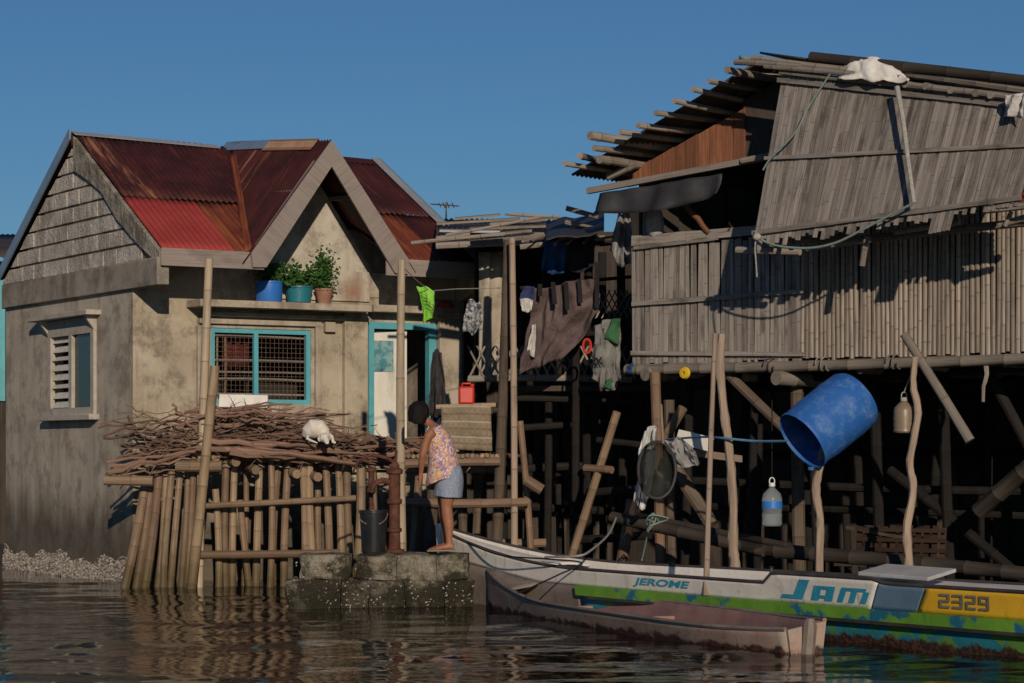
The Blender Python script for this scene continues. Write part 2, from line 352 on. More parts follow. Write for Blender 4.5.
fabric('cloth_blue', (.016, .05, .14), (.03, .085, .2))
fabric('cloth_maroon', (.07, .015, .015), (.10, .025, .02))
fabric('cloth_darkgreen', (.03, .10, .04), (.045, .13, .06))
wood('wicker', (.06, .03, .02), (.035, .018, .012), (.03, .018, .012), 12, .85, .4)  # brown lowered so the crate's colour holds the shade under the floor
fabric('cloth_plum', (.025, .02, .032), (.04, .032, .045))
fabric('cloth_grey', (.30, .30, .30), (.2, .2, .21))
fabric('cloth_charcoal', (.03, .03, .034), (.05, .048, .048))
fabric('cloth_white', (.55, .53, .5), (.42, .41, .4))
fabric('cloth_print', (.45, .45, .46), (.04, .05, .07), 26)
fabric('sack_white_shaded', (.22, .215, .205), (.15, .146, .142), 4)  # white sack toned down to grey, lean-to shade included in the colour
fabric('bag_white', (.72, .72, .70), (.55, .55, .54), 6, .5)
fabric('cloth_shorts', (.20, .24, .32), (.27, .31, .39), 60)
fabric('mat_striped', (.20, .155, .11), (.26, .205, .145), 9, stripes=[('v', 6.0, (.14, .10, .07), .28), ('u', 9.0, (.20, .16, .11), .4), ('v', 2.9, (.38, .33, .26), .12)])
fabric('strap_black', (.015, .015, .016), (.02, .02, .02))
fabric('cloth_navy', (.02, .03, .08), (.035, .045, .12))
def dressmat():
    nt, b = start('dress_print'); pv, g = wpos(nt)
    d = nd(nt, 'VectorMath', {0: pv, 1: nd(nt, 'VectorMath', {0: noise_(nt, pv, 18, 2, .5, 1), 1: (.06, .06, .06)}, operation='MULTIPLY').outputs[0]}, operation='ADD').outputs[0]
    v = nd(nt, 'TexVoronoi', {'Vector': d, 'Scale': 58.})
    h = nd(nt, 'SeparateColor', {0: v.outputs['Color']})
    c = mix(nt, math_(nt, 'GREATER_THAN', h.outputs[0], .42), (.25, .18, .36), (.50, .27, .26))
    c = mix(nt, math_(nt, 'GREATER_THAN', h.outputs[1], .68), c, (.62, .40, .12))
    c = mix(nt, math_(nt, 'GREATER_THAN', h.outputs[2], .80), c, (.60, .52, .54))
    finish(nt, b, c, .9, noise_(nt, pv, 200, 2), .15, .002, 0, .15)
dressmat()
def glassy(name, col, rough, trans, alpha=1.0):
    nt, b = start(name); finish(nt, b, col, rough, None, spec=.5); b.inputs['Transmission Weight'].default_value = trans; b.inputs['Alpha'].default_value = alpha
    b.inputs['IOR'].default_value = 1.35
glassy('clear_plastic', (.6, .68, .72), .1, .5, .38)
glassy('bag_plastic', (.42, .42, .42), .35, .2, .75)
glassy('net_mesh', (.022, .025, .023), .7, 0, .8)
glassy('window_glass', (.03, .05, .06), .08, 0, 1)
def poster():
    nt, b = start('poster_print'); pv, g = wpos(nt)
    c = mix(nt, ramp(nt, noise_(nt, pv, 9, 5, .6), .4, .62), (.05, .20, .25), (.22, .36, .36))
    c = mix(nt, ramp(nt, noise_(nt, pv, 5.5, 3), .56, .66), c, (.03, .08, .10)); finish(nt, b, c, .5)
poster()
def paintboat(name, c1, c2, wear, wearamt=.45, foul=None, patches=None):
    nt, b = start(name); pv, g = wpos(nt); z = nd(nt, 'SeparateXYZ', {0: g.outputs['Position']}).outputs[2]
    st, _ = wpos(nt, 5, 5, 1.0)
    c = mix(nt, ramp(nt, noise_(nt, pv, 3, 5, .6), .35, .65), c1, c2)
    for (pc, sc, lo, hi) in (patches or []): c = mix(nt, ramp(nt, noise_(nt, pv, sc, 4, .55), lo, hi), c, pc)
    c = mix(nt, math_(nt, 'MULTIPLY', ramp(nt, noise_(nt, pv, 9, 8, .8), .52, .72), wearamt), c, wear)
    c = mix(nt, math_(nt, 'MULTIPLY', ramp(nt, noise_(nt, st, 2.2, 5, .7), .56, .74), wearamt), c, wear)
    if foul:
        f = ramp(nt, math_(nt, 'ADD', z, math_(nt, 'MULTIPLY', noise_(nt, pv, 6, 6, .7), -.22)), foul[1]-.11, foul[1]-.15)
        c = mix(nt, f, c, mix(nt, ramp(nt, noise_(nt, pv, 30, 4, .7), .45, .6), (.03, .02, .014), foul[0]))
    finish(nt, b, c, .6, math_(nt, 'ADD', noise_(nt, pv, 60, 4, .7), noise_(nt, pv, 9, 4)), .45 if foul else .25, .008, 0, .35)
paintboat('boat_white', (.66, .62, .56), (.74, .70, .64), (.30, .25, .20), .65)
paintboat('boat_deck', (.50, .49, .46), (.42, .41, .39), (.25, .21, .17), .5)
paintboat('boat_yellow', (.70, .39, .02), (.76, .44, .03), (.34, .17, .03), .35)
paintboat('boat_steel_blue', (.10, .17, .26), (.13, .21, .30), (.16, .17, .18), .3)
paintboat('boat_green', (.14, .32, .035), (.18, .40, .045), (.05, .09, .04), .4, patches=[((.02, .16, .26), 2.6, .52, .58)])
paintboat('boat_teal', (.02, .20, .27), (.03, .26, .33), (.03, .07, .07), .4, foul=((.11, .05, .04), .09), patches=[((.12, .28, .05), 4.5, .50, .58)])
paintboat('boat_trim', (.04, .035, .035), (.07, .06, .055), (.15, .12, .1), .3)
paintboat('letter_blue', (.02, .25, .40), (.03, .30, .45), (.25, .36, .42), .35)
paintboat('letter_dark', (.20, .19, .15), (.15, .145, .12), (.32, .22, .06), .3)
paintboat('brown_hull', (.29, .195, .155), (.37, .275, .225), (.10, .07, .055), .85, foul=((.10, .035, .025), .055), patches=[((.27, .25, .2), 3, .55, .7)])
paintboat('brown_inner', (.24, .13, .11), (.30, .17, .145), (.11, .07, .06), .6)
paintboat('brown_trim', (.24, .20, .17), (.17, .14, .12), (.08, .06, .05), .5)
def watermat():
    nt, b = start('water'); pv, g = wpos(nt, .55, 1, 1)
    h = math_(nt, 'ADD', noise_(nt, pv, 9, 3, .55), math_(nt, 'MULTIPLY', noise_(nt, pv, 26, 2, .5), .25))
    finish(nt, b, (.012, .010, .007), .03, h, .2, .012, 0, .5); b.inputs['IOR'].default_value = 1.2
watermat()
# ================================================================ SETTING: water and the mud bank behind the houses
def axis(lo, hi, dlo, dhi, step, grow=1.35):
    c = list(np.arange(dlo, dhi+step/2, step)); s = step
    a = [dlo]
    while a[-1] > lo: s *= grow; a.append(a[-1]-s)
    s = step; b = [c[-1]]
    while b[-1] < hi: s *= grow; b.append(b[-1]+s)
    return np.array(a[:0:-1]+c+b[1:])
xs = axis(-400, 400, -6.4, 5.2, .05); ys = axis(-60, 900, 13.2, 28.5, .042)
X, Y = np.meshgrid(xs, ys, indexing='ij'); Z = np.zeros_like(X)
for i in range(46):
    lam = float(rng.uniform(.22, 1.5)) if i > 8 else float(rng.uniform(1.5, 4)); th = float(rng.normal(0, .42)); k = 2*math.pi/lam
    amp = .0018*(lam/.6)**.95*rng.uniform(.4, 1)
    ph = rng.uniform(0, 6.28)
    env = .65+.35*np.sin(X*rng.uniform(.3, 1.1)+Y*rng.uniform(.2, .9)+rng.uniform(0, 6))
    Z += amp*env*np.sin(k*(X*math.sin(th)+Y*math.cos(th))+ph)
fade = np.clip((30-np.abs(Y-15))/10, 0, 1)*np.clip((14-np.abs(X))/5, 0, 1); Z *= fade
nx, ny = X.shape; idx = np.arange(nx*ny).reshape(nx, ny)
fc = np.stack([idx[:-1, :-1], idx[1:, :-1], idx[1:, 1:], idx[:-1, 1:]], -1).reshape(-1, 4)
me = bpy.data.meshes.new('water'); me.from_pydata(np.stack([X, Y, Z], -1).reshape(-1, 3).tolist(), [], fc.tolist())
me.polygons.foreach_set('use_smooth', [True]*len(me.polygons)); me.materials.append(MATS['water'])
wob = bpy.data.objects.new('water', me); COL.objects.link(wob); wob['kind'] = 'structure'

mb = MB()
def bankf(u, v):
    x = -60+120*u; y0 = 28.6+(1.6 if x > -1 else 4.5); yy = y0+(v**2.2)*300
    return Vector((x, yy, min(.95, -.4+1.1*v**.5*1.6)+.05*math.sin(x*3+v*9)))
mb.grid(bankf, 80, 14); obj('mud_bank', mb, 'mud', kind='structure')

# ================================================================ CONCRETE HOUSE
hs = thing('concrete_house', 'small unfinished concrete house with rusty red corrugated roof standing in the water', 'house', H(0, 0, 0))
LA, LB, ZR0, ZR1, ZE, ZRG, BR = 4.42, 4.38, 3.407, 3.72, 3.80, 5.43, 1.9     # front, side, ring beam, eave, ridge, ridge position
SL = (ZRG-ZE)/(BR+.85)
def wall_holes(fn, u0, u1, v0, v1, holes):
    us = sorted({u0, u1, *[h[0] for h in holes], *[h[1] for h in holes]}); vs = sorted({v0, v1, *[h[2] for h in holes], *[h[3] for h in holes]})
    m = MB(); I = {}
    def g(u, v):
        if (u, v) not in I: I[(u, v)] = m.v(fn(u, v))
        return I[(u, v)]
    for i in range(len(us)-1):
        for j in range(len(vs)-1):
            cu, cv = (us[i]+us[i+1])/2, (vs[j]+vs[j+1])/2
            if any(h[0] < cu < h[1] and h[2] < cv < h[3] for h in holes): continue
            m.F.append((g(us[i], vs[j]), g(us[i+1], vs[j]), g(us[i+1], vs[j+1]), g(us[i], vs[j+1])))
    return m
def rectF(px0, py0, px1, py1, b=0):      # pixel box on the front wall -> a0,a1,z0,z1
    p, q = toH(FW(px0, py1, b)), toH(FW(px1, py0, b)); return p[0], q[0], (p[2]+toH(FW(px1, py1, b))[2])/2, (q[2]+toH(FW(px0, py0, b))[2])/2
wa0, wa1, wz0, wz1 = rectF(211, 329, 311, 404)
da0, da1, dz0, dz1 = rectF(368, 323, 435, 452); dz0 = 1.42
obj('front_wall', wall_holes(lambda a, z: H(a, .075, z), .0, LA, -.3, ZR0, [(wa0, wa1, wz0, wz1), (da0, da1, dz0, dz1)]), 'plaster_front', hs, solid=.15, smooth=0)
sb1, _, sz1 = toH(SW(52, 325))[1:] + (0,) if False else (toH(SW(52, 325))[1], 0, toH(SW(52, 325))[2])
sb0, sz0 = toH(SW(95, 411))[1], toH(SW(95, 411))[2]
obj('side_wall', wall_holes(lambda b, z: H(.075, b, z), .151, LB, -.3, ZR0, [(sb0, sb1, sz0, sz1)]), 'plaster_side', hs, solid=.15, smooth=0)
m = MB(); m.board(H(LA-.07, .16, 1.6), H(LA-.07, LB, 1.6), (0, 0, 1.8), HA*.07); obj('rear_side_wall', m, 'plaster_side', hs)
m = MB(); m.board(H(.16, LB-.08, 1.6), H(LA-.15, LB-.08, 1.6), (0, 0, 1.8), HB*.07); obj('back_wall', m, 'plaster_side', hs)
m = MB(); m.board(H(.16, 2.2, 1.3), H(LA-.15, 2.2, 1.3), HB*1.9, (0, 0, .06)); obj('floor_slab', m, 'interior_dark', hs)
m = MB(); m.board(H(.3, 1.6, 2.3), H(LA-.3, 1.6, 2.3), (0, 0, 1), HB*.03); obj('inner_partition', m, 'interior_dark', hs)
# ring beam on the side (sticks out past the front corner), front beam in shade, right-hand stub
m = MB(); m.board(H(.02, -.85, (ZR0+ZR1)/2), H(.02, LB+.02, (ZR0+ZR1)/2), (0, 0, (ZR1-ZR0)/2), HA*.075); obj('ring_beam', m, 'ring_concrete', hs, bevel=.012)
m = MB(); m.board(H(.096, .06, (ZR0+ZR1)/2), H(LA-.13, .06, (ZR0+ZR1)/2), (0, 0, (ZR1-ZR0)/2-.002), HB*.075); obj('ring_beam', m, 'plaster_trim', hs, bevel=.01)
m = MB(); m.prism([H(LA-.12, .1, ZR0), H(LA-.12, -.15, ZR0), H(LA-.12, -.82, ZR0+.22), H(LA-.12, -.82, ZR1), H(LA-.12, .1, ZR1)], HA*.16); obj('ring_beam', m, 'plaster_trim', hs, bevel=.01)
# gable of concrete blocks on the side
zr = lambda b: ZE+SL*(b+.85) if b < BR else ZE+SL*(2*BR+.85-b)
m = MB(); m.prism([H(.05, -.82, ZR1-.02), H(.05, LB-.05, ZR1-.02), H(.05, BR, zr(BR)-.11), H(.05, -.82, zr(-.82)-.11)], HA*.1); obj('gable_backing', m, 'mortar', hs, smooth=0)
def clip(poly, f):
    out = []
    for i in range(len(poly)):
        a, b = poly[i], poly[(i+1) % len(poly)]; fa, fb = f(a), f(b)
        if fa >= 0: out.append(a)
        if (fa >= 0) != (fb >= 0): t = fa/(fa-fb); out.append((a[0]+(b[0]-a[0])*t, a[1]+(b[1]-a[1])*t))
    return out
row = 0; z = ZR1+.004
while z < ZRG-.1:
    b = -.2-(.2 if row % 2 else 0)
    while b < LB:
        jb, jz = random.uniform(-.01, .01), random.uniform(-.004, .004)
        pl = [(b+.003+jb, z+.012), (b+.397+jb, z+.012), (b+.397+jb, z+.192+jz), (b+.003+jb, z+.192+jz)]
        pl = clip(pl, lambda q: zr(-9+9)*0+(ZE+SL*(q[0]+.85))-.27-q[1])
        pl = clip(pl, lambda q: (ZE+SL*(2*BR+.85-q[0]))-.07-q[1]) if len(pl) > 2 else pl
        if len(pl) > 2:
            xs_ = [q[0] for q in pl]; ys_ = [q[1] for q in pl]
            if max(xs_)-min(xs_) > .05 and max(ys_)-min(ys_) > .03:
                m = MB(); o_ = random.uniform(.0, .012); m.prism([H(.047, q[0], q[1]) for q in pl], HA*-(.012+o_)); obj('concrete_block', m, 'block_rough', hs, smooth=0, bevel=.010)
        b += .4
    z += .205; row += 1
m = MB(); n = Vector((0, 0, 1)); m.prism([H(.045, -.82, zr(-.82)-.20), H(.045, -.15, zr(-.15)-.30), H(.045, .5, zr(.5)-.34), H(.045, 1.0, zr(1.0)-.27), H(.045, 1.5, zr(1.5)-.36), H(.045, BR, zr(BR)-.46), H(.045, BR, zr(BR)-.035), H(.045, -.82, zr(-.82)-.035)], HA*-.06)
obj('gable_coping', m, 'rake_concrete', hs, smooth=0, bevel=.012)
m = MB(); m.prism([H(.02, -.83, ZR1-.001), H(.02, -.2, ZR1-.001), H(.02, -.83, ZE-.06)], HA*.08); obj('coping_foot', m, 'rake_concrete', hs, smooth=0)
# oyster crust at the foot of the side wall and along the corner
m = MB()
for i in range(8000):
    b = random.uniform(-.05, LB); z = random.uniform(0, 1)**1.6-.05 if random.random() < .5 else random.uniform(-.05, .8)
    z = z*(.26+.05*math.sin(b*3.1)+.04*math.sin(b*9)); 
    s_ = random.uniform(.007, .019); c = H(-.005-random.random()*.05*(1.2-z*2), b, z); ax = Vector((random.gauss(0, 1), random.gauss(0, 1), random.gauss(0, 1))).normalized()
    x = ax.orthogonal().normalized(); y = ax.cross(x); k0 = len(m.V)
    for k in range(5): m.v(c+(x*math.cos(k*1.257)*s_+y*math.sin(k*1.257)*s_*.75))
    m.v(c+ax*s_*.5); m.v(c-ax*s_*.3)
    for k in range(5): m.F.append((k0+k, k0+(k+1) % 5, k0+5)); m.F.append((k0+(k+1) % 5, k0+k, k0+6))
obj('oyster_crust', m, 'shell', hs, kind='stuff', smooth=0, recalc=False)

# ---- roof sheets: real corrugations
PITCH = .076
def corr_sheet(name, mat, u0, u1, lo, hi, zf, along, label=None, lift=0, parent=hs):
    """u across the corrugations; lo(u)..hi(u) down the slope; zf(u,v) -> point"""
    nu = max(6, int((u1-u0)/PITCH*8)); nv = 6; seed = random.random(); m = MB()
    def fn(s, t):
        u = u0+(u1-u0)*s; v = lo(u)+(hi(u)-lo(u))*t; return zf(u, v)+Vector((0, 0, .011*math.cos(2*math.pi*u/PITCH)+lift+.004*math.sin(u*5+seed*9)))
    m.grid(fn, nu, nv, lc=lambda s, t: (0, t*abs(hi(u0)-lo(u0)), seed, u0+(u1-u0)*s)); return obj(name, m, mat, parent, label, solid=.003, smooth=60, recalc=False)
RA = 4.2; CA = 2.095; CS = 1.33
cz = lambda b: 5.14+(ZRG-5.14)*(b+.9)/2.85         # cross ridge height
mz = lambda b: ZE+SL*(b+.85)
av = lambda b: CA-(cz(b)-mz(b))/CS                   # valley, left side
def bv(a):                                         # inverse of the valley
    lo_, hi_ = -.95, 1.95
    for _ in range(30):
        mid = (lo_+hi_)/2
        if av(mid) < a: lo_ = mid
        else: hi_ = mid
    return lo_
dz = lambda a, b: (.02+.021*a)*max(0, min(1, (b+.85)/2.75))
mainf = lambda a, b: H(a, b, mz(b)-dz(a, b))
vl = lambda a: max(-.88, bv(a if a <= CA else 2*CA-a)-.02) if av(-.9) < a < 2*CA-av(-.9) else -.88
for i, (a0, a1, mt) in enumerate([(.0, .62, 'roof_rust_streaky'), (.58, 1.2, 'roof_rust'), (1.16, 2.06, 'roof_rust')]):
    corr_sheet('roof_sheet', mt, a0, a1, lambda a: max(.33, vl(a)), lambda a: BR-.01, mainf, 1, lift=.028+i*.003)
corr_sheet('roof_sheet', 'roof_red', .01, .93, lambda a: -.88, lambda a: .42, mainf, 1, 'bright red corrugated roof sheet', lift=.008)
corr_sheet('roof_sheet', 'roof_rust_orange', .91, 1.75, lambda a: vl(a), lambda a: max(.38, vl(a)+.02), mainf, 1, lift=.002)
for i, (a0, a1, mt) in enumerate([(2.12, 2.8, 'roof_rust'), (2.76, 3.5, 'roof_rust'), (3.46, 4.2, 'roof_rust')]):
    corr_sheet('roof_sheet', mt, a0, a1, lambda a: max(.33, vl(a)), lambda a: BR-.01, mainf, 1, lift=.026+i*.003)
for i, (a0, a1, mt) in enumerate([(2.4, 3.22, 'roof_rust'), (3.18, 3.7, 'roof_rust_orange'), (3.66, 4.2, 'roof_rust')]):
    corr_sheet('roof_sheet', mt, a0, a1, lambda a: vl(a), lambda a: max(.40, vl(a)+.02), mainf, 1, lift=.006+i*.002)
crossL = lambda b, a: H(a, b, cz(b)-CS*(CA-a)+.03); crossR = lambda b, a: H(a, b, cz(b)-CS*(a-CA)+.03)
for i, (b0, b1, mt) in enumerate([(-.93, -.2, 'roof_rust'), (-.24, .5, 'roof_rust'), (.46, 1.2, 'roof_rust_streaky'), (1.16, 1.9, 'roof_rust')]):
    corr_sheet('roof_sheet', mt, b0, b1, lambda b: min(av(b)-.09, CA-.03), lambda b: CA, crossL, 0, lift=.004*(i % 2))
    corr_sheet('roof_sheet', 'roof_rust', b0, b1, lambda b: max(2*CA-av(b)+.09, CA+.03), lambda b: CA, crossR, 0, lift=.004*(i % 2))
backf = lambda a, b: H(a, b, ZRG-SL*(b-BR)-dz(a, 2*BR-b))
for i in range(5): corr_sheet('roof_sheet', 'roof_rust', i*.84, i*.84+.86, lambda a: BR+.01, lambda a: 2*BR+.85, backf, 1, lift=.01+.004*(i % 2))
def cap(p0, p1, d1, d2, mat, name='ridge_cap'):
    m = MB(); m.prism([p0, p0+d1, p0+d1+Vector((0, 0, -.004)), p0+Vector((0, 0, -.006)), p0+d2+Vector((0, 0, -.004)), p0+d2], Vector(p1)-Vector(p0)); return obj(name, m, mat, hs, smooth=0)
cap(H(-.03, BR, ZRG+.025), H(1.9, BR, ZRG-.015), -HB*.12-UP*.055, HB*.15-UP*.08, 'galvanised')
cap(H(2.3, BR, ZRG-.02), H(4.24, BR, ZRG-.06), -HB*.13-UP*.075, HB*.13-UP*.075, 'roof_rust')
cap(H(CA, .72, cz(.72)+.055), H(CA, 2.02, cz(1.9)+.055), -HA*.09-UP*.11, HA*.09-UP*.11, 'galvanised_blue')
cap(H(CA, -.6, cz(-.6)+.053), H(CA, .75, cz(.75)+.053), -HA*.11-UP*.135, HA*.11-UP*.135, 'ridge_rust')
for sg in (-1, 1):
    m = MB(); k = 12; va = lambda b: (av(b) if sg < 0 else 2*CA-av(b))
    I = []
    for i in range(k+1):
        b = -.86+2.5*i/k; c = H(va(b), b, mz(b)+.045); q = H(va(b)+sg*.05, b, mz(b)+.03); r_ = H(va(b)-sg*.03, b, mz(b)+.045+CS*.03); I.append([m.v(x, (0, b, .3, j*.1)) for j, x in enumerate((q, c, r_))])
    for i in range(k):
        for j in range(2): m.F.append((I[i][j], I[i+1][j], I[i+1][j+1], I[i][j+1]))
    obj('valley_flashing', m, 'roof_rust_orange', hs, solid=.004)
m = MB(); m.prism([H(4.12, .2, ZR1), H(4.12, LB, ZR1), H(4.12, BR, ZRG-.05)], HA*.06); obj('rear_gable_wall', m, 'ring_concrete', hs, smooth=0)
# metal flashings along the rakes
m = MB(); m.prism([H(-.06, BR, ZRG+.06), H(-.06, 2*BR+.85, ZE+.05), H(-.06, 2*BR+.85, ZE-.11), H(-.06, BR, ZRG-.08)], HA*.02); obj('rake_flashing', m, 'galvanised_blue', hs, smooth=0)
m = MB(); m.prism([H(RA-.1, BR, ZRG-.04), H(RA-.1, -.86, mz(-.86)+.05), H(RA+.02, -.86, mz(-.86)+.05), H(RA+.02, BR, ZRG-.04)], UP*.006); obj('rake_flashing', m, 'galvanised', hs, smooth=0)
m = MB(); m.prism([H(RA+.025, BR, ZRG-.035), H(RA+.025, -.88, ZE+.04), H(RA+.025, -.88, ZE-.12), H(RA+.025, BR, ZRG-.2)], HA*.02); obj('rake_flashing', m, 'galvanised_blue', hs, smooth=0)
# fascia, barge boards
def fasc(px0, px1): 
    a0, a1 = toH(FW(px0, 258, -.87))[0], toH(FW(px1, 262, -.87))[0]; m = MB(); m.board(H(a0, -.895, ZE-.082), H(a1, -.895, ZE-.082), (0, 0, .1), HB*.014); obj('fascia_board', m, 'fascia', hs, bevel=.004)
fasc(160, 263); fasc(385, 486)
for sg in (-1, 1):
    pk = (CA, cz(-.9)+.03); ft = (CA+sg*1.03, cz(-.9)+.03-CS*1.03)
    m = MB(); wv = .31
    m.prism([H(pk[0], -.95, pk[1]), H(ft[0], -.95, ft[1]), H(ft[0]-sg*.02, -.95, ft[1]-.16), H(ft[0]-sg*.19, -.95, ft[1]-.155), H(pk[0], -.95, pk[1]-wv)], HB*.028)
    obj('barge_board', m, 'fascia', hs, smooth=0)
    m = MB(); m.board(H(CA+sg*.2, -.88, cz(-.9)-.25), H(CA+sg*.95, -.88, cz(-.9)-.2-CS*.8), HB*.03, (0, 0, .03)); obj('barge_rafter', m, 'fascia', hs)
    m = MB(); m.board(H(CA+sg*.45, -.9, cz(-.9)-.25-.35), H(CA+sg*.45, .0, cz(-.9)-.2-.35), HA*.02, (0, 0, .025)); obj('purlin', m, 'fascia', hs)
# gable wall of the cross roof
m = MB(); m.board(H(.1, .10, (ZR1+4.24)/2), H(RA, .10, (ZR1+4.24)/2), (0, 0, (4.24-ZR1)/2), HB*.03); obj('attic_wall', m, 'ring_concrete', hs)
m = MB(); zt = cz(0)-.02; m.prism([H(CA-1.05, .003, ZR1), H(CA+1.05, .003, ZR1), H(CA, .003, zt+.0)], HB*.12); obj('gable_wall', m, 'plaster_gable', hs, smooth=0)
ga0, ga1 = toH(FW(253, 300, -.02))[0], toH(FW(369, 300, -.02))[0]
m = MB(); m.board(H(ga0, -.018, (3.36+ZR1)/2), H(ga1, -.018, (3.36+ZR1)/2), (0, 0, (ZR1-3.36)/2+.001), HB*.018); obj('gable_wall', m, 'plaster_gable', hs)
# ledge, mouldings, pilasters
def fbox(name, mat, px0, py0, px1, py1, b0, b1, bevel=.006):
    a0, a1, z0, z1 = rectF(px0, py0, px1, py1, b0); m = MB(); m.board(H(a0, (b0+b1)/2, (z0+z1)/2), H(a1, (b0+b1)/2, (z0+z1)/2), (0, 0, abs(z1-z0)/2), HB*(abs(b1-b0)/2)); return obj(name, m, mat, hs, bevel=bevel)
fbox('ledge', 'plaster_trim', 200, 302, 372, 309, -.40, .0); fbox('ledge', 'plaster_trim', 374, 306, 460, 313, -.26, .0)
fbox('ledge_moulding', 'plaster_trim', 206, 314, 352, 318, -.12, .0)
fbox('window_moulding', 'plaster_trim', 316, 323, 322, 408, -.05, .0); fbox('window_moulding', 'plaster_trim', 200, 320, 322, 325, -.06, .0)
fbox('window_moulding', 'plaster_trim', 198, 326, 203, 410, -.05, .0); fbox('window_sill', 'plaster_trim', 198, 408, 327, 413, -.12, .0)
fbox('pilaster', 'plaster_front', 345, 312, 368, 452, -.08, .0); fbox('pilaster', 'plaster_trim', 440, 316, 462, 452, -.10, .0); fbox('pilaster_cap', 'plaster_trim', 437, 313, 465, 319, -.15, .0)
fbox('moulding_block', 'plaster_trim', 326, 322, 336, 332, -.08, .0)
fbox('wall_corner_strip', 'plaster_front', 134, 292, 143, 470, -.012, .0)
# front window
wf = obj('window', wall_holes(lambda a, z: H(a, .04, z), wa0, wa1, wz0, wz1, [(wa0+.055, wa0+.565, wz0+.055, wz1-.055), (wa0+.62, wa1-.055, wz0+.055, wz1-.055)]), 'paint_teal', hs, solid=.05, smooth=0, bevel=.003)
for i in range(5):
    z = wz0+(wz1-wz0)*(.13, .33, .42, .58, .91)[i]; m = MB(); m.bamboo(H(wa0+.04, .085, z), H(wa1-.04, .085, z+random.uniform(-.02, .02)), .013, seg=6); obj('window_rail', m, 'bamboo_grey', wf)
for i in range(2): m = MB(); m.bamboo(H(wa0+.12+i*.1, .11, wz0), H(wa0+.13+i*.1, .11, wz1-.1), .014, seg=6); obj('window_rail', m, 'bamboo_tan', wf)
m = MB()
for i in range(22): a = wa0+.06+i*(wa1-wa0-.12)/21; m.tube([H(a, .06, wz0+.03), H(a, .06, wz1-.03)], .0022, 4)
for i in range(15): z = wz0+.05+i*(wz1-wz0-.1)/14; m.tube([H(wa0+.03, .063, z), H(wa1-.03, .063, z)], .0022, 4)
obj('grille', m, 'wire', wf)
m = MB(); m.grid(lambda u, v: H(wa0+.3+.35*u, .32+.03*math.sin(u*20), wz1-.02-.45*v), 16, 3); obj('curtain', m, 'cloth_maroon', wf, solid=.004)
# door
df = wall_holes(lambda a, z: H(a, .02, z), da0, da1, dz0, dz1, [(da0+.07, da1-.1, dz0, dz1-.08)])
df = obj('door_frame', df, 'paint_teal', hs, solid=.1, smooth=0, bevel=.004)
m = MB(); m.board(H(da0+.09, .13, (dz0+dz1-.1)/2), H(da0+.56, .05, (dz0+dz1-.1)/2), (0, 0, (dz1-.1-dz0)/2), HB*.018); dl = obj('door', m, 'paint_white', hs, bevel=.004)
p0 = H(da0+.10, .10, dz1-.22); p1 = H(da0+.38, .055, dz1-.22); m = MB(); m.prism([p0, p1, p1-UP*.38, p0-UP*.38], -HB*.006); obj('poster', m, 'poster_print', dl, smooth=0)
m = MB(); m.board(H(da0+.05, 0, dz0-.06), H(da1-.05, 0, dz0-.06), (0, 0, .05), HB*.12); obj('door_sill', m, 'plaster_trim', hs)
# side window: hood with brackets, jalousie half and glass half, sill
hb0, hb1 = toH(SW(101, 315))[1], toH(SW(41, 320))[1]
sw = MB(); sw.board(H(-.09, hb0, sz1+.075), H(-.09, hb1, sz1+.075), HA*.1, (0, 0, .03)); hood = obj('window_hood', sw, 'frame_grey', hs, bevel=.006)
for b in (sb0-.06, sb1+.04): m = MB(); m.prism([H(0, b, sz1+.044), H(-.15, b, sz1+.044), H(-.13, b, sz1+.005), H(-.03, b, sz1-.13), H(0, b, sz1-.14)], HB*.06); obj('bracket', m, 'frame_grey', hood, smooth=0, bevel=.004)
mid = (sb0+sb1)/2; win = obj('window', wall_holes(lambda b, z: H(-.01, b, z), sb0-.05, sb1+.05, sz0-.04, sz1+.04, [(sb0+.05, mid-.05, sz0+.05, sz1-.16), (mid+.05, sb1-.05, sz0+.05, sz1-.16)]), 'frame_grey', hs, solid=.06, smooth=0, bevel=.005)
m = MB(); m.board(H(-.06, sb0-.14, sz0-.07), H(-.06, sb1+.14, sz0-.07), HA*.07, (0, 0, .035)); obj('window_sill', m, 'frame_grey', hs, bevel=.008)
m = MB(); m.board(H(.01, sb0+.04, (sz0+sz1-.1)/2), H(.01, mid-.04, (sz0+sz1-.1)/2), (0, 0, (sz1-sz0)/2-.09), HA*.004); obj('pane', m, 'window_glass', win)
for i in range(8):
    z = sz0+.1+i*(sz1-sz0-.30)/7; tl = .35 if i in (2, 5) else .75
    m = MB(); m.board(H(.02, mid+.055, z), H(.02, sb1-.055, z), (HA*-.5-UP*tl).normalized()*.05, (HA*tl-UP*.5).normalized()*.002); obj('jalousie_slat', m, 'jalousie', win)

